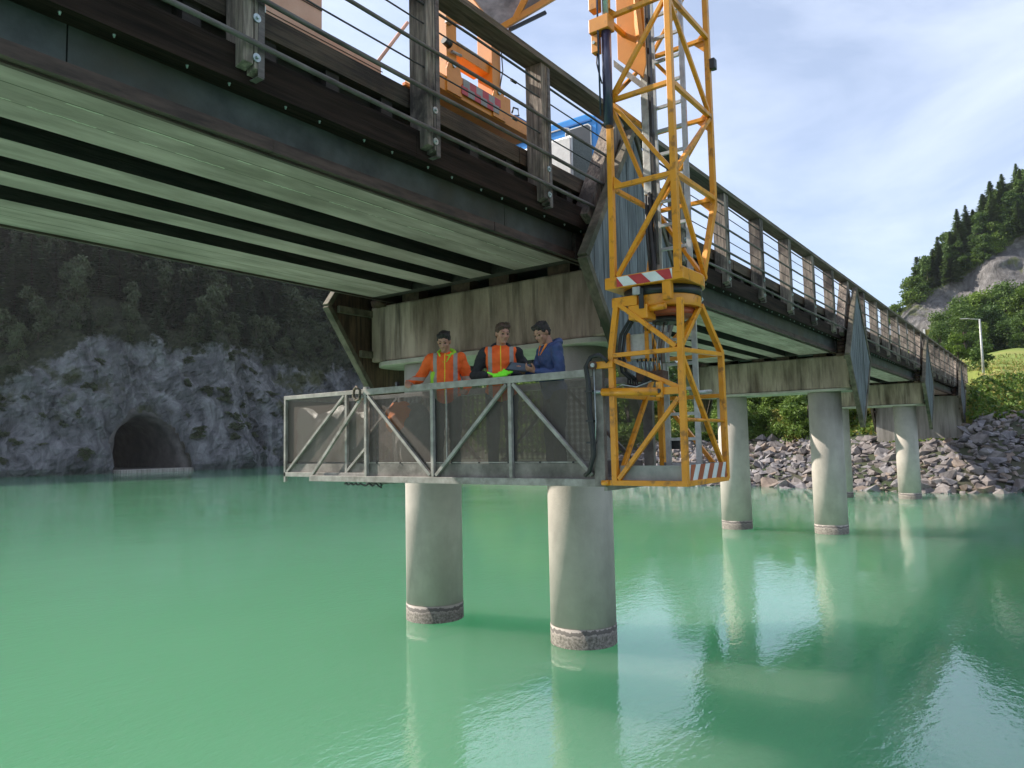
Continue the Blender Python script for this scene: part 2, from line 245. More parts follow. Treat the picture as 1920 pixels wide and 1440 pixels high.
mat('forest_floor', (0.020, 0.028, 0.012), (0.05, 0.055, 0.028), (0.07, 0.06, 0.04), sc=0.5, sc3=0.15, t3=(0.55, 0.7), rough=0.95, bump=1, bsc=2)
mat('meadow', (0.11, 0.16, 0.020), (0.20, 0.245, 0.040), (0.25, 0.23, 0.055), sc=0.18, sc3=0.06, t3=(0.45, 0.7), rough=0.95, bump=1, bsc=1.5)
mat('tunnel_wall', (0.05, 0.045, 0.04), (0.12, 0.11, 0.10), (0.03, 0.03, 0.03), sc=0.6, sc3=0.2, t3=(0.5, 0.7), rough=0.9, bump=0.8, bsc=2)
mat('bark', (0.05, 0.04, 0.03), (0.12, 0.095, 0.07), None, sc=3, st=(2, 2, 0.4), rough=0.9, coord='O')
def leafmat(name, a, b, tr=0.25):
    m = bpy.data.materials.new(name); m.use_nodes = True; nt = m.node_tree; L = nt.links.new
    p = nt.nodes['Principled BSDF']; p.inputs['Roughness'].default_value = 0.6; p.inputs['Specular IOR Level'].default_value = 0.3
    g = N(nt, 'ShaderNodeNewGeometry'); oi = N(nt, 'ShaderNodeObjectInfo')
    ad = N(nt, 'ShaderNodeMath', operation='ADD'); L(g.outputs['Random Per Island'], ad.inputs[0]); L(oi.outputs['Random'], ad.inputs[1])
    ml = N(nt, 'ShaderNodeMath', operation='MULTIPLY'); L(ad.outputs[0], ml.inputs[0]); ml.inputs[1].default_value = 0.5
    r = N(nt, 'ShaderNodeValToRGB'); e = r.color_ramp.elements; e[0].position = 0.1; e[1].position = 0.9; e[0].color = (*a, 1); e[1].color = (*b, 1); L(ml.outputs[0], r.inputs[0])
    L(r.outputs[0], p.inputs['Base Color'])
    t = N(nt, 'ShaderNodeBsdfTranslucent'); L(r.outputs[0], t.inputs[0]); ms = N(nt, 'ShaderNodeMixShader'); ms.inputs[0].default_value = tr
    o = nt.nodes['Material Output']; L(p.outputs[0], ms.inputs[1]); L(t.outputs[0], ms.inputs[2]); L(ms.outputs[0], o.inputs[0]); MATS[name] = m
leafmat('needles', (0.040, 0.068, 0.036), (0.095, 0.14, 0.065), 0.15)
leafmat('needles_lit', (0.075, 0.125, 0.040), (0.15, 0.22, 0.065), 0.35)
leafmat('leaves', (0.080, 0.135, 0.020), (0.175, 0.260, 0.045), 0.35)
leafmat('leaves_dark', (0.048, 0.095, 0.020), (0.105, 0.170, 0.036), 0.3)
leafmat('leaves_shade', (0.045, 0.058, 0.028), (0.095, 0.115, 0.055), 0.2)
leafmat('bush_yellow', (0.15, 0.16, 0.03), (0.30, 0.26, 0.06), 0.3)
leafmat('grass_dry', (0.30, 0.24, 0.09), (0.44, 0.36, 0.15), 0.3)
# water
def water_mat():
    m = bpy.data.materials.new('water'); m.use_nodes = True; nt = m.node_tree; L = nt.links.new
    p = nt.nodes['Principled BSDF']; p.inputs['Base Color'].default_value = (0.085, 0.33, 0.175, 1); p.inputs['Roughness'].default_value = 0.03; p.inputs['IOR'].default_value = 1.75
    p.inputs['Subsurface Weight'].default_value = 1.0; p.inputs['Subsurface Radius'].default_value = (2.0, 4.0, 3.0); p.inputs['Subsurface Scale'].default_value = 6.0
    g = N(nt, 'ShaderNodeNewGeometry')
    def nz(s, st, rot, d=3.0, dist=0.0):
        mp = N(nt, 'ShaderNodeMapping'); mp.inputs['Scale'].default_value = st; mp.inputs['Rotation'].default_value = (0, 0, rot); L(g.outputs['Position'], mp.inputs[0])
        n = N(nt, 'ShaderNodeTexNoise', Scale=s, Detail=d, Roughness=0.5); n.inputs['Distortion'].default_value = dist; L(mp.outputs[0], n.inputs['Vector']); return n.outputs[0]
    a = nz(4.2, (1, 2.0, 1), 0.9, 3.0, 0.4); b = nz(13.0, (1, 1.7, 1), 0.6, 2.0, 0.3); c = nz(0.7, (1, 1.5, 1), 1.2, 2.0)
    big = nz(0.16, (1, 1, 1), 0.3, 3.0)
    mr = N(nt, 'ShaderNodeMapRange'); mr.inputs[1].default_value = 0.38; mr.inputs[2].default_value = 0.62; mr.inputs[3].default_value = 0.25; mr.inputs[4].default_value = 1.0; L(big, mr.inputs[0])
    m1 = N(nt, 'ShaderNodeMath', operation='MULTIPLY_ADD'); L(b, m1.inputs[0]); m1.inputs[1].default_value = 0.40; L(a, m1.inputs[2])
    m2 = N(nt, 'ShaderNodeMath', operation='MULTIPLY'); L(m1.outputs[0], m2.inputs[0]); L(mr.outputs[0], m2.inputs[1])
    m3 = N(nt, 'ShaderNodeMath', operation='MULTIPLY_ADD'); L(c, m3.inputs[0]); m3.inputs[1].default_value = 0.8; L(m2.outputs[0], m3.inputs[2])
    bb = N(nt, 'ShaderNodeBump', Strength=1.0, Distance=0.0055); L(m3.outputs[0], bb.inputs['Height']); L(bb.outputs[0], p.inputs['Normal'])
    n5 = nz(0.05, (1, 1, 1), 0, 4.0); r = N(nt, 'ShaderNodeValToRGB'); e = r.color_ramp.elements; e[0].position = 0.3; e[1].position = 0.7
    e[0].color = (0.112, 0.295, 0.170, 1); e[1].color = (0.140, 0.338, 0.202, 1); L(n5, r.inputs[0]); L(r.outputs[0], p.inputs['Base Color'])
    MATS['water'] = m
water_mat()

# ------------------------------------------------------------------ mesh helpers
def wloc(o):
    v = Vector((0, 0, 0))
    while o is not None: v += o.location; o = o.parent
    return v
class MB:
    def __init__(s): s.v = []; s.f = []; s.mi = []; s.cur = 0; s.sm = []
    def add(s, vs, fs, smooth=False):
        b = len(s.v); s.v += [tuple(v) for v in vs]; s.f += [tuple(b+i for i in f) for f in fs]; s.mi += [s.cur]*len(fs); s.sm += [smooth]*len(fs); return s
    def box(s, x0, x1, y0, y1, z0, z1):
        vs = [(x, y, z) for x in (x0, x1) for y in (y0, y1) for z in (z0, z1)]
        return s.add(vs, [(0, 1, 3, 2), (4, 6, 7, 5), (0, 4, 5, 1), (2, 3, 7, 6), (0, 2, 6, 4), (1, 5, 7, 3)])
    def bar(s, a, b, w, h=None, upv=(0, 0, 1), ext=0.0):
        a = Vector(a); b = Vector(b); h = h or w; d = (b-a).normalized(); a = a-d*ext; b = b+d*ext; u = Vector(upv)
        if abs(d.dot(u)) > 0.98: u = Vector((1, 0, 0))
        x = d.cross(u).normalized(); y = x.cross(d)
        vs = [p + x*(sx*w/2) + y*(sy*h/2) for p in (a, b) for sx, sy in ((-1, -1), (1, -1), (1, 1), (-1, 1))]
        return s.add(vs, [(3, 2, 1, 0), (4, 5, 6, 7), (0, 1, 5, 4), (1, 2, 6, 5), (2, 3, 7, 6), (3, 0, 4, 7)])
    def tube(s, pts, r, n=10, r1=None, cap=True):
        pts = [Vector(p) for p in pts]; k = len(pts); vs = []; fs = []; prev = None
        for i, p in enumerate(pts):
            d = (pts[min(i+1, k-1)]-pts[max(i-1, 0)]).normalized()
            u = prev if prev is not None else (Vector((0, 0, 1)) if abs(d.z) < 0.9 else Vector((1, 0, 0)))
            x = d.cross(u).normalized(); y = x.cross(d).normalized(); prev = y
            rr = r if r1 is None else r+(r1-r)*i/(k-1)
            vs += [p + (x*math.cos(2*math.pi*j/n)+y*math.sin(2*math.pi*j/n))*rr for j in range(n)]
        for i in range(k-1):
            for j in range(n): fs.append((i*n+j, i*n+(j+1) % n, (i+1)*n+(j+1) % n, (i+1)*n+j))
        s.add(vs, fs, True)
        if cap: b = len(s.v)-k*n; s.f += [tuple(b+j for j in reversed(range(n))), tuple(b+(k-1)*n+j for j in range(n))]; s.mi += [s.cur]*2; s.sm += [False]*2
        return s
    def prism(s, poly, ax, a, b):
        # extrude 2-D polygon along axis ax from a to b
        def P(p, t):
            if ax == 0: return (t, p[0], p[1])
            if ax == 1: return (p[0], t, p[1])
            return (p[0], p[1], t)
        n = len(poly); vs = [P(p, a) for p in poly]+[P(p, b) for p in poly]
        return s.add(vs, [tuple(range(n)), tuple(reversed(range(n, 2*n)))]+[(i, (i+1) % n, n+(i+1) % n, n+i) for i in range(n)])
    def build(s, name, mats, parent=None, bevel=0.0, smooth=None):
        if not isinstance(mats, (list, tuple)): mats = [mats]
        me = bpy.data.meshes.new(name); o = wloc(parent)
        me.from_pydata([(v[0]-o.x, v[1]-o.y, v[2]-o.z) for v in s.v], [], s.f)
        for m in mats: me.materials.append(MATS[m])
        me.polygons.foreach_set('material_index', s.mi); me.polygons.foreach_set('use_smooth', s.sm if smooth is None else [smooth]*len(s.f))
        bm = bmesh.new(); bm.from_mesh(me); bmesh.ops.recalc_face_normals(bm, faces=bm.faces); bm.to_mesh(me); bm.free()
        ob = bpy.data.objects.new(name, me); COL.objects.link(ob); ob.parent = parent
        if bevel:
            b = ob.modifiers.new('bevel', 'BEVEL'); b.width = bevel; b.segments = 2; b.limit_method = 'ANGLE'; b.angle_limit = R(40)
        return ob
def tag(o, label=None, cat=None, group=None, kind=None):
    if label: o['label'] = label
    if cat: o['category'] = cat
    if group: o['group'] = group
    if kind: o['kind'] = kind
    return o
def thing(name, loc, label, cat, group=None):
    o = bpy.data.objects.new(name, None); COL.objects.link(o); o.location = loc; o.empty_display_size = 0.2
    return tag(o, label, cat, group)
def npmesh(name, v, f, mats, mi=None, smooth=False):
    me = bpy.data.meshes.new(name); v = np.asarray(v, dtype=np.float32); f = np.asarray(f, dtype=np.int32); k = f.shape[1]
    me.vertices.add(len(v)); me.vertices.foreach_set('co', v.ravel()); me.loops.add(f.size); me.loops.foreach_set('vertex_index', f.ravel())
    me.polygons.add(len(f)); me.polygons.foreach_set('loop_start', np.arange(0, f.size, k, dtype=np.int32)); me.polygons.foreach_set('loop_total', np.full(len(f), k, dtype=np.int32))
    for m in mats: me.materials.append(MATS[m])
    if mi is not None: me.polygons.foreach_set('material_index', np.asarray(mi, dtype=np.int32))
    me.polygons.foreach_set('use_smooth', [smooth]*len(f)); me.update(calc_edges=True); me.validate(); return me
def mobj(name, me, parent=None, loc=(0, 0, 0)):
    o = bpy.data.objects.new(name, me); COL.objects.link(o); o.parent = parent; o.location = loc; return o
def copy_tree(o, parent=None):
    c = o.copy(); COL.objects.link(c); c.parent = parent
    for ch in [x for x in o.children]: copy_tree(ch, c)
    return c

# ================================================================== LAND AND WATER
rng = np.random.default_rng(7); random.seed(7)
def fbm(x, y, z, s, o=5, gain=0.5):
    t = 0; a = 1; f = s
    for i in range(o):
        t += a*mnoise.noise(Vector((x*f+i*17.3, y*f-i*9.1, z*f+i*3.7))); a *= gain; f *= 2.03
    return t
def ridged(x, y, z, s, o=5):
    t = 0; a = 1; f = s
    for i in range(o):
        t += a*(1-2*abs(mnoise.noise(Vector((x*f+i*7.3, y*f-i*5.1, z*f+i*13.7))))); a *= 0.5; f *= 2.1
    return t
def grid_faces(nu, nv, skip=None):
    f = []
    for i in range(nu-1):
        for j in range(nv-1):
            q = (i*nv+j, (i+1)*nv+j, (i+1)*nv+j+1, i*nv+j+1)
            if skip is None or not any(k in skip for k in q): f.append(q)
    return f
mb = MB(); mb.add([(-700, -900, 0), (900, -900, 0), (900, 900, 0), (-700, 900, 0)], [(0, 1, 2, 3)])
tag(mb.build('water', 'water'), kind='structure')
mb = MB(); mb.add([(-2500, -2500, -7), (2500, -2500, -7), (2500, 2500, -7), (-2500, 2500, -7)], [(0, 1, 2, 3)])
tag(mb.build('ground', 'soil'), kind='structure')

# ---- right bank, meadow: height = function of distance u behind the shoreline
SY = [-400, -120, -40, -10, 0, 2, 4, 6, 9, 13, 16.5, 26, 45, 70, 110, 180]
SX = [60, 62, 58, 49.5, 47.2, 46.2, 45.0, 44.4, 45.7, 46.8, 47.8, 47.6, 56, 76, 108, 190]
def shore(y): return float(np.interp(y, SY, SX))
def bank_h(x, y):
    u = x-shore(y); k = min(1, max(0, (6.0-y)/2)); zr = 2.75+0.95*k
    z = float(np.interp(u, [-30, -4, 0, 8.5, 10.5, 17.5, 24, 55, 126, 180, 260, 400], [-6.5, -1.6, -0.12, zr, zr+0.7, 6.9, 7.3, 10.6, 19, 31, 31.5, 30]))
    if 4.7 < y < 10.3 and x < 56.4: z = min(z, 2.42)
    n = fbm(x, y, 0, 0.09, 4)*min(1, max(0, u-9)/20)*0.9
    if 61 < x < 80 and 4.5 < y < 10.5: z = min(z, 6.35)      # approach road
    return z+n
us = list(np.arange(-28, 0, 4))+list(np.arange(0, 30, 0.8))+list(np.arange(30, 80, 2.5))+list(np.arange(80, 420, 6.0))
ys = list(np.arange(-300, -30, 9))+list(np.arange(-30, 40, 0.9))+list(np.arange(40, 190, 4.0))
vs = []; ug = []
for y in ys:
    for u in us: x = shore(y)+u; vs.append((x, y, bank_h(x, y))); ug.append(u)
fs = grid_faces(len(ys), len(us)); mi = []
for q in fs: mi.append(0 if ug[q[0]] < 10 else 1)
tag(mobj('river_bank', npmesh('river_bank', vs, fs, ['soil', 'meadow'], mi, True)), kind='structure')

# ---- hill with the rock face on the right
def hz_top(y): return float(np.interp(y, [-260, -120, -60, -20, 5, 17, 25, 31, 35, 40, 60], [170, 150, 115, 86, 68, 56, 49, 41, 34, 28, 22]))
def hill_pt(y, s):
    zt = hz_top(y); z0 = 24; x = 224+(abs(y-10)**1.15)*0.05
    if s <= 1: z = z0+(zt-z0)*s; x += (z-z0)*0.62
    else: z = zt+(s-1)*25*max(0, min(1, (32-y)/12)); x += (zt-z0)*0.62+(s-1)*80
    d = ridged(x*0.6, y, z, 0.045, 5)*2.6+fbm(x, y, z, 0.25, 3)*0.7
    return (x-d, y, z+d*0.3)
ys = np.arange(-260, 62, 1.6); ss = list(np.linspace(0, 1, 60))+[1.15, 1.4, 1.8, 2.4]
vs = [hill_pt(y, s) for y in ys for s in ss]
def rocktop(y): return float(np.interp(y, [-60, -20, -5, 2, 9, 17, 24, 30, 33, 36], [30, 52, 60, 58.5, 53.5, 48, 44.5, 41, 37.5, 33]))
fs = grid_faces(len(ys), len(ss)); mi = []
for q in fs:
    mi.append(0)
def setveg(me, vals):
    a = me.attributes.new('veg', 'FLOAT', 'POINT'); a.data.foreach_set('value', np.asarray(vals, dtype=np.float32)); return me
tag(mobj('hill', setveg(npmesh('hill', vs, fs, ['hill_rock'], mi, True), [0.5+0.18*(v[2]-rocktop(v[1]))+0.5*max(0, v[1]-35)+0.14*max(0, 33-v[2]) for v in vs])), kind='structure')

# ---- shaded hillside and cliff on the left, with the tunnel mouth
TX, TW, TH, TZ = 58.6, 5.3, 8.3, 0.45       # tunnel centre along X, half width, height, sill
def foot(x): return float(np.interp(x, [-60, 0, 40, 52, 60, 66, 71, 83, 110, 160, 320], [150, 132, 116.6, 113.3, 112.4, 112.2, 109.5, 112.8, 113, 108, 120]))
def cliff_pt(x, z):
    yb = foot(x); cl = 21+3.5*mnoise.noise(Vector((x*0.06, 3, 0)))-9*max(0, min(1, (50-x)/14))
    y = yb+(0.34*min(z, cl)+0.92*max(0, z-cl))
    amp = 1 if z < cl+2 else 0.55
    d = ridged(x+0.45*z, y, z*0.55, 0.055, 7)*2.0*amp+fbm(x, y, z, 0.3, 4)*0.7+abs(fbm(x*1.3+0.6*z, y, z*0.4, 0.5, 3))*1.3*amp
    # buttress beside the portal and recess around it
    d += 1.8*math.exp(-((x-70)/5)**2)+1.5*math.exp(-((x-49)/4)**2)
    k = math.exp(-(((x-TX)/8)**2+((z-3)/9)**2)*1.5); d = d*(1-k)
    return (x, y-d*min(1, (z+3)/4), z)
xs = list(np.arange(-60, 20, 5))+list(np.arange(20, 106, 0.5))+list(np.arange(106, 330, 5)); zs = list(np.arange(-4, 30, 0.45))+list(np.arange(30, 116, 3.2))
vs = [cliff_pt(x, z) for x in xs for z in zs]
# tunnel: rows of vertices inside the arch are left out
def inarch(x, z, g=0.0):
    dx = abs(x-TX)/(TW+g)
    return dx < 1 and z-TZ < (TH+g)*math.sqrt(max(0, 1-dx**2.3)) and z > -0.1
skip = {i for i, v in enumerate(vs) if inarch(v[0], v[2], 0.3)}
def inner(i): return i in skip
fs = []
nv = len(zs)
for i in range(len(xs)-1):
    for j in range(nv-1):
        q = (i*nv+j, (i+1)*nv+j, (i+1)*nv+j+1, i*nv+j+1)
        if sum(k in skip for k in q) < 2: fs.append(q)
def cl_of(x): return 21+3.5*mnoise.noise(Vector((x*0.06, 3, 0)))-9*max(0, min(1, (50-x)/14))
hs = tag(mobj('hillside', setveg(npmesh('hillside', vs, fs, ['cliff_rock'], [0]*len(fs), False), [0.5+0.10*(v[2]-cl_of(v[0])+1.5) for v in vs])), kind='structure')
# portal ring and bore (a rough lined arch going 35 m into the rock)
tun = thing('tunnel_mouth', (TX, foot(TX), 0), 'dark arched tunnel mouth in the shaded cliff, with a pale sill just above the water', 'tunnel')
def arch(w, h, n=28): return [(TX+w*math.cos(math.pi*(1-t/(n-1)))*1.0, TZ+h*math.sin(math.pi*t/(n-1))**0.87 if 0 < t < n-1 else -1.5) for t in range(n)]
def archrough(w, h, y, amp, n=28):
    return [(p[0]+amp*mnoise.noise(Vector((p[0]*0.6, y*0.4, p[1]*0.6))), y, p[1]+amp*mnoise.noise(Vector((p[0]*0.5+9, y*0.3, p[1]*0.6)))) for p in arch(w, h, n)]
yf = foot(TX)
def sl(r): return [(p[0], p[1]+0.34*p[2], p[2]) for p in r]
rings = [sl(archrough(TW+7.5, TH+6.5, yf+8.0, 0.9)), sl(archrough(TW+4.5, TH+3.8, yf+4.2, 0.9)), sl(archrough(TW+2.3, TH+1.9, yf+0.7, 1.1)), sl(archrough(TW+1.2, TH+0.9, yf-0.9, 0.8)), sl(archrough(TW+0.3, TH+0.0, yf-1.1, 0.5)), sl(archrough(TW-0.1, TH-0.4, yf+0.5, 0.35))]  # outermost rings are unseen, added to stop light leaking in round the mouth
for k in range(2, 18): rings.append(archrough(TW-0.5-0.02*k, TH-0.9-0.03*k, yf+1+k*2.2, 0.25))
vs2 = [p for r in rings for p in r]; mb = MB(); mb.add(vs2, grid_faces(len(rings), 28)); mb.add([(TX-TW, yf+1, TZ), (TX+TW, yf+1, TZ), (TX+TW, yf+38, TZ+0.2), (TX-TW, yf+38, TZ+0.2)], [(0, 1, 2, 3)])
mb.add([(p[0], yf+38, p[2]) for p in rings[-1]], [tuple(range(28))])
mb.build('tunnel_lining', 'tunnel_wall', tun, smooth=True)
mb = MB(); mb.box(TX-TW-0.2, TX+TW+0.6, yf-2.6, yf+1.2, -1.5, TZ); mb.build('sill', 'abut_concrete', tun, bevel=0.05)

# ================================================================== BRIDGE
XP = [9.85, 25.0, 40.2]; XA = 55.4; X0B = -24.0
br = thing('road_bridge', (25, 7.5, 0), 'long timber and steel road bridge on round concrete columns over green water', 'bridge')
def F(y): return 15-y
spans = [(-4.4, XP[0]-0.98)]+[(XP[i]+0.98, (XP+[XA])[i+1]-0.98) for i in range(3)]
BY = [(5.46, 6.44), (6.88, 7.30), (7.69, 8.10), (8.56, 9.54)]
for a, b in spans:
    for y0, y1 in BY:
        m = MB().box(a-(20 if a < -4 else 0), b, y0, y1, 5.60, 6.06); m.mi = [1]*6; m.mi[4] = 0; m.build('soffit_beam', ['soffit', 'timber_dark'], br)  # side faces coloured dark brown so the gaps look deep in shade
for sgn in (0, 1):
    g = F if sgn else (lambda y: y)
    def bx(m, x0, x1, ya, yb, z0, z1): a, b = sorted((g(ya), g(yb))); m.box(x0, x1, a, b, z0, z1)
    m = MB(); j = [X0B]+[2.2+5.1*k for k in range(-4, 11)]+[54.4]
    for a, b in zip(j, j[1:]):
        if b > a: bx(m, a, b-0.012, 5.43, 5.457, 5.705, 6.0)
    m.build('web_plate', 'steel_web', br)
    m = MB(); j = [X0B]+list(np.arange(-21.5, 54, 3.17))+[54.4]
    for k, (a, b) in enumerate(zip(j, j[1:])): bx(m, a+0.006, b, 5.385+0.006*(k % 2), 5.455, 5.590, 5.700)
    bx(m, X0B, 54.4, 5.46, 5.50, 5.570, 5.598); m.build('lath_and_shadow_strip', 'lath_brown', br)  # last thin strip is a shadow line under the lath, put in as dark colour
    m = MB(); j = [X0B]+[x for x in np.arange(-20.6, 62, 4.35)]+[62.8]
    for k, (a, b) in enumerate(zip(j, j[1:])): bx(m, a, b-0.008, 5.22+0.004*(k % 3), 5.50, 5.995, 6.30)
    m.build('edge_beam', 'timber_edge', br)
    m = MB()
    for x in np.arange(-20, 62.5, 0.72):
        bx(m, x, x+0.16, 5.43+0.02*random.random(), 5.62, 6.30, 6.602)
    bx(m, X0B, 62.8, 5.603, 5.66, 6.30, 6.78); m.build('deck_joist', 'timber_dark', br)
    m = MB(); j = [X0B]+list(np.arange(-19.7, 62, 3.9))+[62.8]
    for k, (a, b) in enumerate(zip(j, j[1:])): bx(m, a, b-0.014, 5.385+0.008*(k % 2), 5.60, 6.605, 6.825)
    m.build('kerb_beam', 'timber_kerb', br)
    m = MB(); j = [X0B]+[3.571-0.1+2.17*k for k in (-8, -5, -2, 1, 4, 7, 10, 13, 16, 19, 22, 25)]+[62.9]
    for k, (a, b) in enumerate(zip(j, j[1:])): bx(m, a, b-0.006, 5.07, 5.37, 7.925+0.002*(k % 2), 8.005)
    m.build('handrail', 'timber_rail', br)
    def pipe(y, z, r, mt, n=10):
        m = MB(); pts = [(x, g(y)+0.006*math.sin(x*1.7), z+0.008*math.sin(x*0.9+z)) for x in np.arange(X0B, 62.6, 1.085)]; m.tube(pts, r, n)
        if r < 0.012: m.tube([(7.1, g(y), z), (7.2, g(y), z)], r*2.1, 8)
        m.build('guard_rail', mt, br)
    pipe(5.06, 6.285, 0.024, 'pipe'); pipe(5.06, 6.69, 0.024, 'pipe'); pipe(5.06, 7.15, 0.021, 'pipe')
    pipe(5.14, 6.974, 0.009, 'wire', 6); pipe(5.14, 7.451, 0.009, 'wire', 6); pipe(5.14, 7.664, 0.015, 'wire', 8)
    # posts, one in every bay except where a side screen stands
    for k in range(-9, 28):
        xc = 3.571-0.10+2.17*k
        if any(abs(xc-p) < 0.7 for p in XP+[XA]): continue
        m = MB(); yb = 5.36
        for xa, xb, z0 in ((xc-0.1, xc-0.004, 6.10), (xc+0.004, xc+0.1, 6.07)):
            y0, y1 = g(5.105), g(yb); poly = [(y0, z0), (y0, 7.925), (y1, 7.925), (y1, 6.302 if False else z0+0.0), ]
            m.prism([(g(5.105), z0+0.03), (g(5.105), 7.922), (g(5.355), 7.922), (g(5.355), 6.304), (g(5.216), 6.304), (g(5.216), z0)], 0, xa, xb)
        po = m.build('railing_post', 'timber_post', br, bevel=0.006)
        m = MB(); y = g(5.105); s_ = -1 if not sgn else 1
        bxs = sorted((y, y+s_*0.008)); m.box(xc+0.035, xc+0.095, bxs[0], bxs[1], 6.045, 7.90)
        bxs = sorted((g(5.10), g(5.215))); m.box(xc+0.035, xc+0.095, bxs[0], bxs[1], 6.035, 6.043); m.build('steel_strap', 'galv' if k > 20 else 'pipe', po)
        if k <= 8:
            for z in (6.19, 6.53):
                m = MB(); m.tube([(xc+0.02, y+s_*0.001, z), (xc+0.02, y+s_*0.014, z)], 0.036, 16); m.tube([(xc+0.02, y+s_*0.012, z), (xc+0.02, y+s_*0.034, z)], 0.014, 6); m.build('bolt', 'zinc', po)
    if not sgn:
        for x in np.arange(0.2, 34, 0.46):
            xx = x+0.05*math.sin(x*7); m = MB(); m.tube([(xx, 5.30, 5.9955), (xx, 5.30, 5.985), (xx, 5.30, 5.984), (xx, 5.30, 5.970)], 0.013, 8, r1=0.007); m.build('bolt', 'zinc', br)
# deck
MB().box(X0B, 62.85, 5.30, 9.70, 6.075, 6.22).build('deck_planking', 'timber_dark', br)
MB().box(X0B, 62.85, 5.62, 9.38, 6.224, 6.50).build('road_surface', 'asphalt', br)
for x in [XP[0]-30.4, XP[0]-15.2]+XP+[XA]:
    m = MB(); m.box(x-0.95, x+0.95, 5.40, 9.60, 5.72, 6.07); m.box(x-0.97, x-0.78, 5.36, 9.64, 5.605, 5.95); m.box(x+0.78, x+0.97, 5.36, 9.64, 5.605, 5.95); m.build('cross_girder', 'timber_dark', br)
for x in XP+[XA]:
    zc = 5.54
    if x != XA:
        cp = MB().prism([(5.08, 4.52), (5.08, 5.535), (9.98, 5.535), (9.98, 4.52)], 0, x-0.59, x+0.59).build('pier_cap', 'cap_concrete', br, bevel=0.035)
        # rounded lower slab under the cap
        m = MB(); poly = [(x-0.62+0.0, 9.7), (x-0.62, 5.7)]
        poly = [(x+0.62*math.cos(t), 5.55+0.62*math.sin(t)) for t in np.linspace(math.pi, 2*math.pi, 13)]+[(x+0.62*math.cos(t), 9.5+0.62*math.sin(t)) for t in np.linspace(0, math.pi, 13)]
        m.prism(poly, 2, 4.44, 4.517); m.build('cap_base', 'cap_soffit', cp, bevel=0.01)
        for y in (6.0, 9.03):
            m = MB(); m.tube([(x, y, z) for z in (-3.5, -0.5, 0.28)], 0.503, 40); m.tube([(x, y, z) for z in (0.28, 2.0, 4.439)], 0.497, 40)
            a = 3.9; m.box(x+0.44, x+0.46, y-0.26, y-0.24, 0.3, 4.4)
            m.build('column', 'column_concrete', cp)
    # bearings: stacked dark pads
    for y in (5.95, 7.09, 7.9, 9.05):
        for dx in (-0.72, 0.72): MB().box(x+dx*0.55-0.12, x+dx*0.55+0.12, y-0.2, y+0.2, 5.537, 5.722).build('bearing', 'rust', br)
    for g, s_ in (((lambda y: y), 1), (F, -1)):
        # flexible joint sleeve beside the girders
        m = MB()
        for k in range(6): m.tube([(x-0.66, g(5.30), 5.50+k*0.11), (x-0.66, g(5.30), 5.597+k*0.11)], 0.125-0.010*(k % 2), 16, r1=0.145-0.010*(k % 2))
        m.build('drain_sleeve', 'rust', br)
# side screens (rhombic, at every pier on both sides)
for x in XP+[XA]:
    for g, s_ in (((lambda y: y), 1), (F, -1)):
        hw, zm, zt, zb = 1.52, 5.45, 7.66, 3.31
        cor = [(x-hw, zm), (x, zt), (x+hw, zm), (x, zb)]
        ya, yb = sorted((g(4.880), g(4.905))); inn = [(x-hw+0.07, zm), (x, zt-0.12), (x+hw-0.07, zm), (x, zb+0.12)]
        pn = MB().prism(inn, 1, ya, yb).build('side_screen', ['screen_grey', 'screen_inner'], br)
        for p in pn.data.polygons:
            if p.normal.y*s_ > 0.5: p.material_index = 1
        m = MB(); ys_ = g(4.92)
        for i in range(4):
            a, b = cor[i], cor[(i+1) % 4]; ca = Vector((x, 0, zm)); A = Vector((a[0], ys_, a[1])); B = Vector((b[0], ys_, b[1]))
            m.bar(A, B, 0.09, 0.14, upv=(0, 1, 0))
        m.build('screen_frame', 'screen_board', pn, bevel=0.006)
        m = MB()
        for k in range(-6, 7):    # cover battens on the panel
            xx = x+k*0.255; h = (1-abs(k*0.255)/hw)*2.15-0.1
            if h > 0.12: a, b = sorted((g(4.873), g(4.879))); m.box(xx-0.022, xx+0.022, a, b, zm-h*0.99+0.05, zm+h-0.05)
        m.build('batten', 'screen_grey', pn)
        for sx in (-1, 1):
            po = MB().bar((x+sx*0.98, g(5.23+0.004*sx), 6.13), (x-sx*0.05, g(5.23+0.004*sx), 7.90), 0.20, 0.25, upv=(0, 1, 0)).build('raking_post', 'timber_post', br, bevel=0.006)
        for z, dx in ((5.34, 1.36), (4.60, 0.86)):
            a, b = sorted((g(4.995), g(5.072))); MB().box(x-dx, x+dx, a, b, z, z+0.12).build('screen_ledger', 'screen_board', pn, bevel=0.006)
# abutment with wing walls
ab = MB(); ab.box(XA-0.35, XA+1.2, 5.0, 10.0, -1, 5.54); ab.prism([(XA+1.2, 1.0), (XA+1.2, 6.07), (XA+7.4, 6.07), (XA+7.4, 4.0)], 1, 5.02, 5.4); ab.prism([(XA+1.2, 1.0), (XA+1.2, 6.07), (XA+7.4, 6.07), (XA+7.4, 4.0)], 1, 9.6, 9.98)
ab.build('abutment', 'abut_concrete', br, bevel=0.02)

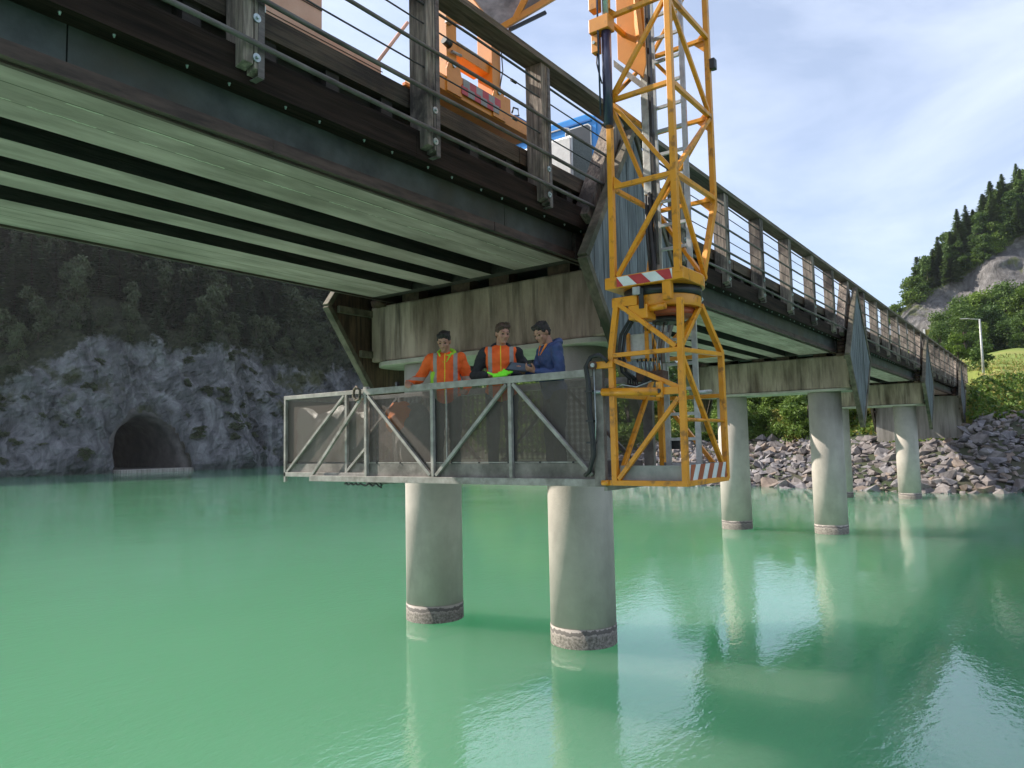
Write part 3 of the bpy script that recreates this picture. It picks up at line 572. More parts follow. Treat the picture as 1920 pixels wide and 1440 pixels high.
# ================================================================== ROCKS, PLANTS AND TREES
def hull_rock(seed):
    r = random.Random(seed); bm = bmesh.new()
    for _ in range(11):
        v = Vector((r.gauss(0, 1), r.gauss(0, 1), r.gauss(0, 1))).normalized()*r.uniform(0.82, 1.0); bm.verts.new((v.x*0.62, v.y*0.48, v.z*0.34))
    bmesh.ops.convex_hull(bm, input=bm.verts)
    me = bpy.data.meshes.new('riprap_rock'); bm.to_mesh(me); bm.free(); return me
rmesh = [hull_rock(s) for s in range(16)]
for i, m in enumerate(rmesh): m.materials.append(MATS[['rubble', 'rubble_grey', 'rubble', 'rubble_warm', 'rubble_grey', 'rubble'][i % 6]])
cands = []
for y in np.arange(-14, 32, 0.43):
    for u in np.arange(-1.3, 10.2 if y < 9 else 9.0, 0.42):
        yy = y+random.uniform(-.28, .28); uu = u+random.uniform(-.25, .25)
        x = shore(yy)+uu; z = bank_h(x, yy)
        if XA-0.6 < x < XA+9 and 4.9 < yy < 10.1: continue
        s = random.choice((0.36, 0.42, 0.5, 0.58, 0.66, 0.8, 1.1))*(1.25 if uu < 0.6 else 1)
        vis = -12 < yy < 30
        cands.append((math.hypot(x, yy)-s*22 + (60 if yy < -2.5 or (17.5 < yy) else 0), x, yy, z+0.03*s, s))
cands.sort()
rmx = MB(); big = []
for i, (d, x, y, z, s) in enumerate(cands):
    me = random.choice(rmesh); rot = (random.uniform(-.5, .5), random.uniform(-.5, .5)-0.25, random.uniform(0, 6.28))
    if i < 300:
        o = mobj('riprap_rock', me); o.location = (x, y, z); o.rotation_euler = rot; o.scale = (s, s*random.uniform(.8, 1.1), s*random.uniform(.8, 1.25))
        where = 'along the waterline' if z < 0.5 else ('in the bridge shadow right of the abutment' if y < 4 else ('at the foot of the concrete abutment' if y < 11 else 'behind the second bridge pier'))
        tag(o, {'rubble': 'light brown', 'rubble_grey': 'dark grey', 'rubble_warm': 'warm reddish'}[me.materials[0].name]+' angular '+('large' if s > 0.9 else 'small')+' boulder of the riprap '+where, 'rock', 'riprap boulders on the far bank')
    else: big.append((me, x, y, z, s, rot))
VV = []; FF = []; MI = []; nb = 0
for me, x, y, z, s, rot in big:
    co = np.empty(len(me.vertices)*3, dtype=np.float32); me.vertices.foreach_get('co', co); co = co.reshape(-1, 3)
    Mx = np.array(Matrix.LocRotScale(Vector((x, y, z)), Matrix.Rotation(rot[2], 3, 'Z')@Matrix.Rotation(rot[1], 3, 'Y')@Matrix.Rotation(rot[0], 3, 'X'), Vector((s, s, s))))
    co = co@Mx[:3, :3].T+Mx[:3, 3]; VV += [tuple(c) for c in co]; k = {'rubble': 0, 'rubble_grey': 1, 'rubble_warm': 2}[me.materials[0].name]
    for p in me.polygons: FF.append(tuple(nb+i for i in p.vertices)); MI.append(k)
    nb += len(me.vertices)
me = bpy.data.meshes.new('riprap'); me.from_pydata(VV, [], FF)
for n in ('rubble', 'rubble_grey', 'rubble_warm'): me.materials.append(MATS[n])
me.polygons.foreach_set('material_index', MI)
tag(mobj('riprap', me), 'smaller riprap stones filling the rest of the far bank', 'rubble', kind='stuff')

def cards(P, size, rg, flat=0.0, asp=0.6):
    # one leaf-shaped quad per point
    n = len(P); a = rg.normal(size=(n, 3)); a[:, 2] *= (1-flat); a /= np.linalg.norm(a, axis=1, keepdims=True)
    b = rg.normal(size=(n, 3)); b -= a*np.sum(a*b, axis=1, keepdims=True); b /= np.linalg.norm(b, axis=1, keepdims=True)
    s = (size*rg.uniform(0.6, 1.35, n))[:, None]
    q = np.stack([P-a*s*0.5, P+b*s*asp*0.5, P+a*s*0.5, P-b*s*asp*0.5], axis=1).reshape(-1, 3)
    f = np.arange(4*n).reshape(n, 4); return q, f
def lobes_cloud(rg, n, h, w, nl, base=0.12):
    pts = []; c0 = []
    for k in range(nl):
        t = rg.uniform(base, 1); rad = w*0.5*math.sin(math.pi*min(1, 0.16+t*0.80))**0.8
        an = rg.uniform(0, 6.28); rr = rad*rg.uniform(0.25, 0.85); c0.append((rr*math.cos(an), rr*math.sin(an), t*h*0.92, w*rg.uniform(0.13, 0.24)))
    for i in range(n):
        c = c0[rg.integers(nl)]; d = rg.normal(size=3); d /= np.linalg.norm(d); r = c[3]*rg.uniform(0.55, 1.08)
        pts.append((c[0]+d[0]*r, c[1]+d[1]*r, max(0.05, c[2]+d[2]*r*0.75)))
    return np.array(pts), c0
def trunk_mesh(h, r, tips):
    m = MB(); m.tube([(0, 0, -0.4), (0.02*h, 0, h*0.35), (0, 0.02*h, h*0.82)], r, 7, r1=r*0.25)
    for t in tips: b = min(t[2]*0.7, h*0.75); m.tube([(0, 0, b*0.7), (t[0]*0.5, t[1]*0.5, (b+t[2])*0.5), (t[0], t[1], t[2])], r*0.35, 5, r1=r*0.08)
    me = bpy.data.meshes.new('trunk'); me.from_pydata(m.v, [], m.f); me.materials.append(MATS['bark']); return me
def broadleaf(seed, h, w, n, leaf, mt, nl=16, base=0.12):
    rg = np.random.default_rng(seed); P, c0 = lobes_cloud(rg, n, h, w, nl, base); q, f = cards(P, leaf, rg)
    return npmesh('crown', q, f, [mt]), trunk_mesh(h, 0.03*h**0.9, c0[:9])
def conifer(seed, h, w, mt, dens=1.0):
    rg = np.random.default_rng(seed); V = []; Fc = []
    z = h*0.10
    while z < h*0.985:
        t = (z-h*0.1)/(h*0.9); rad = w*0.5*(1-t)**0.85*(0.85+0.3*rg.random())+0.06*w*(1-t)
        nb = int(max(5, 11*(1-t)*dens+4)); a0 = rg.uniform(0, 6.28)
        for k in range(nb):
            if rg.random() < 0.06: continue
            an = a0+6.283*k/nb+rg.normal()*0.15; L_ = rad*rg.uniform(0.65, 1.15); ns = max(2, int(L_/0.30)); dx, dy = math.cos(an), math.sin(an)
            for s in range(1, ns+1):
                r = L_*s/ns; zz = z-0.25*r*(1-t*0.6)+0.10*(r/L_)**2*L_+rg.normal()*0.04; ww = (0.34+0.24*(1-s/ns))*min(1.2, w/4)*rg.uniform(0.8, 1.25)
                px, py = -dy, dx; l2 = 0.30*min(1.3, w/4)+0.1
                b = len(V); dz = rg.normal()*0.08
                V += [(dx*(r-l2), dy*(r-l2), zz+0.07), (dx*r+px*ww, dy*r+py*ww, zz-0.10+dz), (dx*(r+l2*0.7), dy*(r+l2*0.7), zz-0.06), (dx*r-px*ww, dy*r-py*ww, zz-0.10-dz)]
                Fc.append((b, b+1, b+2, b+3))
        z += h*0.9*(0.030+0.012*rg.random())*(1-0.35*t)
    for k in range(5): b = len(V); an = k*1.26; V += [(0, 0, h), (0.10*math.cos(an), 0.10*math.sin(an), h*0.95), (0, 0, h*0.93), (0.1*math.cos(an+1), 0.1*math.sin(an+1), h*0.955)]; Fc.append((b, b+1, b+2, b+3))
    m = MB(); m.tube([(0, 0, -0.5), (0, 0, h*0.5), (0, 0, h*0.97)], 0.017*h, 6, r1=0.02)
    me = bpy.data.meshes.new('trunk'); me.from_pydata(m.v, [], m.f); me.materials.append(MATS['bark'])
    return npmesh('crown', V, Fc, [mt]), me
def tree_proto(name, meshes, label, cat, group):
    t = thing(name, (0, 0, -300), label, cat, group); mobj('crown', meshes[0], t); mobj('trunk', meshes[1], t); return t
used = set()
def plant(pr, x, y, z, s=1.0, sz=None, tilt=0.0, label=None, group=None):
    o = pr if pr.name not in used else copy_tree(pr)
    used.add(pr.name) if o is pr else None
    o.location = (x, y, z); o.rotation_euler = (random.uniform(-1, 1)*tilt, random.uniform(-1, 1)*tilt, random.uniform(0, 6.28)); o.scale = (s, s, sz or s)
    if label: o['label'] = label
    if group: o['group'] = group
    return o
# ---- left hillside, in shade: spruces and scrub
G1 = 'trees on the shaded hillside above the tunnel'
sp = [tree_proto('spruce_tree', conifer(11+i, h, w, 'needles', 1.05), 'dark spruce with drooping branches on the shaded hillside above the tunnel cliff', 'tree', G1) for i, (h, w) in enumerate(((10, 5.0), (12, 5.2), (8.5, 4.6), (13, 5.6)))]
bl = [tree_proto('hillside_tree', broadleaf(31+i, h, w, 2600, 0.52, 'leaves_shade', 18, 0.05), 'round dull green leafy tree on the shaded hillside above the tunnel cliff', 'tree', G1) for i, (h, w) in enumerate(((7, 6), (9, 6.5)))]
cnt = 0
for z in np.arange(8.5, 60, 2.8):
    for x in np.arange(26, 102, 3.0):
        xx = x+random.uniform(-1.4, 1.4); zz = z+random.uniform(-1.3, 1.3); cl = 21+3.5*mnoise.noise(Vector((xx*0.06, 3, 0)))-9*max(0, min(1, (50-xx)/14))
        if zz < cl-0.8: continue
        if zz > 44 and xx > 66: continue
        if random.random() < 0.04+0.25*(zz > 50): continue
        p = cliff_pt(xx, zz); f = min(1.0, 0.62+(zz-cl)*0.06); pr = random.choice(sp+sp[:2]+bl) if zz > cl+4 else random.choice(bl+sp[2:3]); s = f*random.uniform(0.75, 1.2)
        kind_ = 'dark spruce' if pr in sp else 'dull green leafy tree'
        zn = 'left of the tunnel' if xx < 50 else ('directly above the tunnel' if xx < 66 else 'right of the tunnel')
        plant(pr, p[0], p[1]+0.6, p[2]-0.6, s, s*random.uniform(0.85, 1.2), 0.06, label=kind_+(' at the cliff edge ' if zz < cl+7 else (' midway up the shaded slope ' if zz < cl+20 else ' high on the shaded slope '))+zn); cnt += 1
for z in np.arange(10, 40, 5.0):
    for x in np.arange(106, 190, 5.2):
        if z < 17: continue
        p = cliff_pt(x+random.uniform(-2, 2), z+random.uniform(-2, 2)); s = random.uniform(0.9, 1.3); plant(random.choice(sp), p[0], p[1], p[2]-0.5, s); cnt += 1
# scrub on ledges of the cliff
sc_ = broadleaf(51, 1.6, 2.4, 700, 0.30, 'leaves_shade', 9, 0.0)
scp = tree_proto('cliff_shrub', sc_, 'small shrub clinging to the pale cliff beside the tunnel', 'shrub', 'shrubs on the tunnel cliff')
for i in range(70):
    x = random.choice((random.uniform(36, 52), random.uniform(65, 84), random.uniform(36, 84))); z = random.uniform(1.2, 21)
    if inarch(x, z, 2.5): continue
    p = cliff_pt(x, z); plant(scp, p[0], p[1]+0.25, p[2]-0.2, random.uniform(0.5, 1.5), random.uniform(0.4, 0.9), 0.4)
print('left trees', cnt)
# ---- right hill: leafy wood with spruces on the skyline
G2 = 'trees on the sunny hill above the rock face'
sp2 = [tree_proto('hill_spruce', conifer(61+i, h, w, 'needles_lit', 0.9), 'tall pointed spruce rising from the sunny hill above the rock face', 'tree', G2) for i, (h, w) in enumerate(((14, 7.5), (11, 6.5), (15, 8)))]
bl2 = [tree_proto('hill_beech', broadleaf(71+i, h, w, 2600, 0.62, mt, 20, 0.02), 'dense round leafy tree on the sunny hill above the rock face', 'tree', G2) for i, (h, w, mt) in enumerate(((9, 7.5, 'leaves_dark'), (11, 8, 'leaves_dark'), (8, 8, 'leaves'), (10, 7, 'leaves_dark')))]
cnt = 0
for y in np.arange(-30, 36.5, 2.3):
    zt = hz_top(y)
    for k, z in enumerate(np.arange(rocktop(y)+0.5, zt+5, 2.5)):
        yy = y+random.uniform(-1.2, 1.2); zz = z+random.uniform(-1, 1)
        if yy < -16 and zz < 62: continue
        s_ = (zz-24)/(zt-24); p = hill_pt(yy, min(s_, 1.15)); top = zz > zt-3 and yy < 29
        pr = random.choice(sp2) if (top and random.random() < 0.75) or random.random() < 0.25 else random.choice(bl2); s = random.uniform(0.62, 0.92)*(1.35 if yy > 28 else 1)
        plant(pr, p[0]+0.5, p[1], p[2]-1.0, s, s*random.uniform(0.85, 1.15), label=('tall pointed spruce ' if pr in sp2 else ('bright green leafy tree ' if pr is bl2[2] else 'dark green leafy tree '))+('on the skyline ' if zz > zt-3 else ('above the rock face ' if k == 0 else 'inside the wood '))+('at the left end of the hill' if yy > 20 else ('mid sunny hill' if yy > 8 else 'on the right part of the hill'))); cnt += 1
# ---- trees at the foot of the rock on the meadow
G3 = 'trees at the foot of the rock face'
bl3 = [tree_proto('meadow_tree', broadleaf(81+i, h, w, 5200, 0.50, mt, 26, 0.02), 'bushy green tree on the meadow at the foot of the rock face', 'tree', G3) for i, (h, w, mt) in enumerate(((11, 10, 'leaves'), (12, 9, 'leaves_dark'), (9, 9, 'leaves_dark')))]
def mz(x, y): return bank_h(x, y)
for x, y, s in ((166, 18.0, .75), (172, 15.0, .95), (160, 17.0, .62), (164, 13.4, .85), (176, 10.5, 1.05), (172, 7, .9), (182, 4.5, 1.1), (176, 1.5, 1.0), (170, 11.2, .7), (186, 12, 1.1), (190, 7.5, 1.15), (196, 1, 1.3), (178, -3, 1.1), (186, -8, 1.3), (200, 15, 1.0), (204, 9, 1.2), (205, 3, 1.3), (165, 4.0, .7), (171, -1, .85), (176, -8, 1.1)):
    pr = random.choice(bl3); plant(pr, x, y, mz(x, y)-0.4, s, s*random.uniform(.85, 1.05), label=('bright' if pr is bl3[0] else 'dark')+' '+('big' if s > 1 else ('medium' if s > 0.8 else 'low'))+' tree below the rock face, '+('left of the lamp post' if y > 13 else ('just above the lamp post' if y > 8 else 'right of the lamp post'))+(' in the front row' if x < 175 else ' behind'))
plant(bl3[0], 112, 0.2, mz(112, 0.2)-0.3, 0.62, label='light green tree leaning in at the right edge of the meadow, nearer than the wood', group='')
# ---- nearer trees with their own places
yt = tree_proto('young_tree', broadleaf(91, 5.2, 3.0, 1500, 0.28, 'leaves', 12, 0.25), 'thin young yellow green tree on the meadow left of the lamp post', 'tree', '')
plant(yt, 92, 8.3, mz(92, 8.3)-0.1, 0.95)
db = tree_proto('round_bush', broadleaf(92, 3.6, 3.4, 2200, 0.26, 'leaves_dark', 14, 0.0), 'round dark green bush on the meadow behind the lamp post', 'bush', '')
plant(db, 90, 6.0, mz(90, 6.0)-0.2, 0.95)
G4 = 'bushes on the far bank behind the bridge columns'
b4 = [tree_proto('bank_bush', broadleaf(101+i, h, w, 3000, 0.24, mt, 16, 0.0), lb, 'bush', G4) for i, (h, w, mt, lb) in enumerate((
    (3.0, 4.4, 'leaves', 'fresh green leafy bush above the riprap'), (4.6, 3.2, 'leaves_dark', 'tall dark green bush above the riprap'), (2.4, 4.0, 'bush_yellow', 'yellow green bush above the riprap')))]
for pr in b4: pr['base'] = pr['label'].split(' above')[0]
for i in range(105):
    y = random.uniform(10.8, 44); u = random.uniform(9.0, 16.5); x = shore(y)+u; s = random.uniform(0.55, 1.0)
    pr = random.choices(b4, (6, 1.2, 2.5))[0]
    plant(pr, x, y, bank_h(x, y)-0.3, s, s*random.uniform(0.8, 1.0), label=pr['base']+(' seen through the mast cage' if 19 < y < 30 else (' between the columns of the second pier' if y < 19 else ' far along the shore'))+' above riprap')
plant(b4[1], 57.3, 14.9, bank_h(57.3, 14.9)-0.3, 1.0, label='tall dark green bush standing above the riprap between the two columns of the second pier', group='')
G5 = 'trees along the far shore behind the bushes'
bl5 = [tree_proto('shore_tree', broadleaf(111+i, 9, 8, 3600, 0.42, mt, 22, 0.0), 'leafy tree along the far shore behind the bank bushes', 'tree', G5) for i, mt in enumerate(('leaves', 'leaves_dark'))]
for y in np.arange(30, 120, 4.2):
    for k in range(2):
        yy = y+random.uniform(-2, 2); x = shore(yy)+9+k*7+random.uniform(-2, 2); s = random.uniform(0.7, 1.1); plant(random.choice(bl5), x, yy, bank_h(x, yy)-0.4, s)
for o in bpy.data.objects:
    if 'base' in o: del o['base']
# ground cover of leaves on the bank slopes
rg = np.random.default_rng(5); n = 52000
Y = rg.uniform(-26, 44, n); U = rg.uniform(8.2, 20, n); keep = []
for i in range(n):
    y, u = Y[i], U[i]; x = shore(y)+u
    if 4.8 < y < 10.2 and x > XA-0.6: continue
    if u > 17.2+2*mnoise.noise(Vector((y*0.3, 0, 0))) or u < 9.0+1.0*mnoise.noise(Vector((y*0.5, 4, 0))): continue
    c = 0.5+0.5*mnoise.noise(Vector((x*0.35, y*0.35, 2))); keep.append((x, y, bank_h(x, y)+0.08+0.45*c*rg.random()))
P = np.array(keep); q, f = cards(P, 0.26, rg, asp=0.75); tag(mobj('bank_plants', npmesh('bank_plants', q, f, ['leaves', 'leaves_dark', 'bush_yellow'], rg.choice([0, 0, 0, 1, 2], len(f)))), 'low leafy plants covering the bank slope above the riprap', 'plants', kind='stuff')
n = 26000; Y = rg.uniform(-20, 40, n); X = rg.uniform(58, 125, n); P = np.array([(x, y, bank_h(x, y)+0.10) for x, y in zip(X, Y) if x-shore(y) > 17 and not (61 < x < 80 and 4.5 < y < 10.5)])
q, f = cards(P, 0.42, rg, flat=-0.8, asp=0.25); tag(mobj('meadow_grass', npmesh('meadow_grass', q, f, ['leaves', 'bush_yellow', 'grass_dry'], rg.choice([0, 1, 1, 2], len(f)))), 'tufts of grass growing over the sunny meadow', 'grass', kind='stuff')
for pr in sp+bl+sp2+bl2+bl3+b4+bl5+[scp, yt, db]:
    if pr.name not in used: pr.location.z = -3
# ---- lamp post, buildings on the meadow
lp = thing('street_lamp', (70.9, 4.7, 6.6), 'tall pale steel lamp post with a flat arm at the end of the bridge', 'street lamp')
MB().tube([(70.9, 4.7, 6.6), (70.9, 4.7, 9.5), (70.9, 4.7, 12.38)], 0.11, 12, r1=0.07).build('pole', 'galv', lp)
MB().tube([(70.9, 4.7, 12.36), (70.85, 5.1, 12.42), (70.8, 5.75, 12.50)], 0.035, 8).build('arm', 'galv', lp)
m = MB(); m.prism([(5.35, 12.47), (5.4, 12.53), (6.05, 12.58), (6.1, 12.53), (5.95, 12.49)], 0, 70.70, 70.92); m.build('lamp_head', 'galv', lp, bevel=0.01)
bz = mz(196, 33)
hb = thing('farm_building', (196, 33, bz), 'long low dark building on the meadow edge seen through the bridge railing', 'building')
MB().box(192, 200, 27, 41, bz-2, bz+3.2).build('wall', 'grey_panel', hb)
m = MB(); m.prism([(190.8, bz+3.2), (201.2, bz+3.2), (196, bz+6.0)], 1, 26.4, 41.6); m.build('roof', 'screen_grey', hb)
for y in (29, 32.5, 36, 39): MB().box(191.94, 191.99, y, y+1.3, bz+0.9, bz+2.2).build('window', 'glass_dark', hb)
z = mz(205, 27)
cb = thing('site_container', (206, 24, z), 'small yellow container with a pale end standing at the foot of the rock', 'container')
MB().box(205, 209, 22.6, 25.2, z+0.6, z+3.2).build('body', 'bush_yellow', cb, bevel=0.05); MB().box(204.9, 204.99, 25.0, 25.5, z+0.6, z+3.3).build('end_frame', 'white', cb)
w = thing('retaining_wall', (204, 27, z), 'low concrete wall with a railing at the foot of the rock face', 'wall')
MB().box(203.6, 204.4, 22, 31.5, z-2, z+0.55).build('wall_body', 'abut_concrete', w)
for y in np.arange(22.2, 31.4, 1.5): MB().box(203.9, 204.0, y, y+0.1, z+0.55, z+1.7).build('railing_post', 'pipe', w)
MB().box(203.92, 203.98, 22, 31.5, z+1.6, z+1.7).build('rail', 'pipe', w); MB().box(204.8, 205.0, 25.6, 32, z+0.2, z+2.6).build('dark_panel', 'glass_dark', w)

# ================================================================== ACCESS MAST (yellow lattice tower hanging beside the bridge)
mast = thing('lattice_mast', (7.1, 3.2, 2.56), 'yellow lattice mast with inner ladder hanging beside the bridge, its open cage at the bottom', 'mast')
def member(a, b, w, name='brace', mt='yellow', h=None, upv=(0, 0, 1), par=None, bev=0.004):
    return MB().bar(a, b, w, h, upv=upv).build(name, mt, par or mast, bevel=bev)
XA_, XB_, YA_, YB_ = 6.6, 7.62, 2.85, 3.53
ZL = [4.62, 5.585, 6.50, 7.40, 8.30, 9.20]
member((XA_, YA_, 4.6), (XA_, YA_, 9.3), 0.062, 'leg'); member((XA_, YB_+0.02, 4.55), (XA_, YB_-0.02, 9.3), 0.058, 'leg')
member((XB_-0.0, YA_, 5.50), (XB_, YA_, 9.3), 0.058, 'leg'); member((7.29, YA_+0.03, 4.68), (XB_, YA_, 5.52), 0.058, 'leg')
member((XB_, YB_, 5.50), (XB_, YB_, 9.3), 0.058, 'leg'); member((7.29, YB_-0.03, 4.68), (XB_, YB_, 5.52), 0.058, 'leg')
for z in ZL[1:]:
    member((XA_-0.005, YA_+0.03, z), (XA_-0.005, YB_-0.03, z), 0.046); member((XA_+0.03, YA_-0.005, z), (XB_-0.03, YA_-0.005, z), 0.046)
    member((XB_+0.005, YA_+0.03, z), (XB_+0.005, YB_-0.03, z), 0.044); member((XA_+0.03, YB_+0.005, z), (XB_-0.03, YB_+0.005, z), 0.044)
for i in range(5):
    za, zb = ZL[i]+0.04, ZL[i+1]-0.03; fl = i % 2 == 0
    xr0 = 7.33 if i == 0 else XB_
    member((XA_, YB_-0.03 if fl else YA_+0.03, za), (XA_, YA_+0.03 if fl else YB_-0.03, zb), 0.042)
    member((XA_+0.03, YA_, za) if not fl else (xr0-0.04, YA_, za), (XB_-0.03, YA_, zb) if not fl else (XA_+0.03, YA_, zb), 0.042)
    member((XB_ if i else 7.36, YA_+0.03 if fl else YB_-0.03, za), (XB_, YB_-0.03 if fl else YA_+0.03, zb), 0.040)
    member((xr0-0.04, YB_, za) if not fl else (XA_+0.03, YB_, za), (XA_+0.03, YB_, zb) if not fl else (XB_-0.03, YB_, zb), 0.040)
def gusset(x, y, z, dy, dz, par=mast):
    MB().prism([(y, z), (y+dy, z), (y, z+dz)], 0, x-0.006, x+0.006).build('gusset', 'yellow', par)
for z in ZL[1:4]:
    gusset(XB_+0.01, YA_+0.02, z-0.02, 0.14, 0.14); gusset(XB_+0.01, YA_+0.02, z-0.02, 0.14, -0.14); gusset(XA_-0.0, YB_-0.02, z, -0.12, 0.12)
# slewing ring
def dshape(x0, xc, yc, r, n=20): return [(x0, yc+r), (x0, yc-r)]+[(xc+r*math.cos(t), yc+r*math.sin(t)) for t in np.linspace(-math.pi/2, math.pi/2, n)]
rg_ = MB().prism(dshape(6.575, 7.03, 3.215, 0.425), 2, 4.535, 4.655).build('slewing_ring', 'yellow', mast, bevel=0.008)
def stripes(y0, y1, z0, z1, xf, n, par, name, sl=0.10, mats=('red', 'white'), flip=False, ax='x', x0=0, x1=0):
    m = MB(); L_ = abs(y1-y0); d = 1 if y1 > y0 else -1; w = L_/n
    m.cur = 1
    def quad(a, b, c, e):
        if ax == 'x': pts = [(xf, y0+d*a, z0), (xf, y0+d*b, z0), (xf, y0+d*c, z1), (xf, y0+d*e, z1)]
        else: pts = [(y0+d*a, xf, z0), (y0+d*b, xf, z0), (y0+d*c, xf, z1), (y0+d*e, xf, z1)]
        m.add(pts, [(0, 1, 2, 3)])
    cl = lambda t: max(0, min(L_, t))
    quad(0, L_, L_, 0)
    m.cur = 0
    xf = xf-0.002
    for k in range(n//2+2):
        a = 2*k*w-w*0.5; quad(cl(a), cl(a+w), cl(a+w+sl), cl(a+sl))
    return m.build(name, list(mats), par)
stripes(3.50, 2.90, 4.545, 4.645, 6.571, 4, rg_, 'warning_board', -0.10)
MB().tube([(7.03, 3.215, 4.445), (7.03, 3.215, 4.534)], 0.395, 36).build('bearing', 'black', mast)
MB().tube([(7.03, 3.215, 4.33), (7.03, 3.215, 4.444)], 0.385, 36).build('lower_ring', 'yellow', mast, bevel=0.006)
MB().box(6.60, 6.92, 3.30, 3.58, 4.345, 4.445).build('ring_arm', 'yellow', mast, bevel=0.006)
MB().box(6.59, 6.66, 2.93, 3.02, 4.36, 4.56).build('ring_stop', 'yellow', mast, bevel=0.006)
m = MB(); m.tube([(7.4, 2.98, 4.55), (7.44, 2.95, 4.47), (7.40, 2.99, 4.42)], 0.012, 6); m.build('grease_pipe', 'zinc', mast)
# drive under the ring
MB().box(6.60, 6.80, 3.19, 3.40, 4.20, 4.345).build('gearbox', 'yellow', mast, bevel=0.012)
MB().tube([(6.66, 3.19, 4.30), (6.66, 3.02, 4.31)], 0.034, 14).build('drive_motor', 'yellow', mast)
MB().box(6.585, 6.60, 3.22, 3.27, 4.30, 4.50).build('name_plate', 'black', mast); MB().box(6.568, 6.60, 3.25, 3.33, 4.44, 4.52).build('limit_switch', 'galv', mast, bevel=0.006)
MB().tube([(7.05, 3.2, 4.325), (7.05, 3.2, 4.26)], 0.30, 24).build('swivel', 'redbrown', mast)
MB().tube([(7.05, 3.2, 4.27), (7.05, 3.2, 4.20)], 0.14, 20).build('swivel_hub', 'black', mast)
# lower cage
L1 = [(6.62, 3.53, 4.40), (6.60, 3.60, 3.90), (6.60, 3.60, 2.58)]; L2 = [(6.62, 2.85, 4.36), (6.60, 2.855, 3.85), (6.60, 2.855, 2.58)]
L3 = [(7.17, 2.87, 4.36), (7.68, 2.87, 3.92), (7.69, 2.87, 2.58)]; L4 = [(7.17, 3.53, 4.36), (7.68, 3.59, 3.92), (7.69, 3.59, 2.58)]
for Lg in (L1, L2, L3, L4):
    member(Lg[0], Lg[1], 0.056, 'cage_leg'); member((Lg[1][0], Lg[1][1], Lg[1][2]+0.02), Lg[2], 0.058, 'cage_leg')
def cage(a, b, w=0.044): member(a, b, w, 'cage_brace')
cage((6.595, 3.57, 3.86), (6.595, 2.88, 3.86)); cage((6.63, 2.865, 3.86), (7.65, 2.865, 3.90)); cage((7.685, 2.9, 3.90), (7.685, 3.56, 3.90)); cage((6.63, 3.6, 3.86), (7.65, 3.6, 3.90))
cage((6.615, 3.50, 4.37), (6.60, 2.90, 3.89)); cage((6.60, 3.57, 3.81), (6.60, 2.89, 3.50)); cage((6.60, 2.89, 3.40), (6.60, 3.56, 2.62))
cage((6.63, 2.862, 3.90), (7.14, 2.872, 4.34)); cage((6.64, 2.862, 3.80), (7.66, 2.868, 2.64)); cage((6.66, 3.59, 2.62), (7.65, 3.59, 3.86)); cage((7.685, 2.9, 2.62), (7.685, 3.56, 3.44)); cage((7.17, 2.9, 4.3), (7.68, 3.56, 3.95))
cage((7.685, 2.9, 3.46), (7.685, 3.56, 3.46)); cage((6.60, 3.08, 3.47), (6.60, 2.88, 3.47), 0.07); cage((6.63, 3.6, 3.46), (7.65, 3.6, 3.46))
for a, b in (((6.60, 3.66, 2.585), (6.60, 2.83, 2.585)), ((6.63, 2.855, 2.585), (7.70, 2.87, 2.585)), ((7.69, 2.9, 2.585), (7.69, 3.60, 2.585)), ((6.63, 3.60, 2.585), (7.66, 3.60, 2.585))): cage(a, b, 0.052)
MB().tube([(6.63, 2.855, 3.19), (7.68, 2.87, 3.19)], 0.018, 10).build('hand_bar', 'yellow', mast)
MB().box(6.64, 7.66, 2.90, 3.57, 2.585, 2.605).build('cage_floor', 'grey_panel', mast)
MB().box(6.632, 6.640, 2.90, 3.56, 2.607, 2.755).build('kick_board', 'grey_panel', mast)
MB().box(7.655, 7.662, 2.90, 3.56, 2.607, 2.755).build('kick_board', 'grey_panel', mast)
stripes(6.66, 7.62, 2.60, 2.76, 2.842, 8, mast, 'warning_board', 0.10, ('redbrown', 'white'), ax='y')
# ladders
def ladder(x, y0, y1, z0, z1, par, ph=0.0):
    m = MB()
    for y in (y0, y1): m.box(x-0.014, x+0.014, y-0.028, y+0.028, z0, z1)
    z = z0+0.12+ph
    while z < z1-0.05: m.box(x-0.016, x+0.016, y0+0.028, y1-0.028, z-0.016, z+0.016); z += 0.268
    m.build('ladder', 'ladder_alu', par)
ladder(7.45, 3.075, 3.425, 4.70, 9.2, mast, 0.0); ladder(7.44, 3.06, 3.40, 2.62, 4.30, mast)
MB().box(7.27, 7.33, 3.41, 3.50, 5.68, 9.2).build('guide_rail', 'galv', mast, bevel=0.006); MB().box(7.27, 7.33, 3.375, 3.40, 4.9, 9.2).build('cable_chain', 'black', mast)
m = MB(); m.tube([(7.30, 3.44, 5.70), (7.29, 3.45, 5.3), (7.28, 3.42, 4.9), (7.24, 3.40, 4.62)], 0.035, 10); m.tube([(7.25, 3.47, 5.66), (7.22, 3.46, 5.2), (7.25, 3.44, 4.62)], 0.014, 8); m.build('hose', 'rubber', mast)
for z in (7.05, 5.9): MB().box(7.40, 7.44, 3.45, 3.49, z, z+0.09).build('clamp', 'black', mast)
MB().box(7.58, 7.66, 2.76, 2.82, 7.02, 7.14).build('work_light', 'black', mast, bevel=0.01)
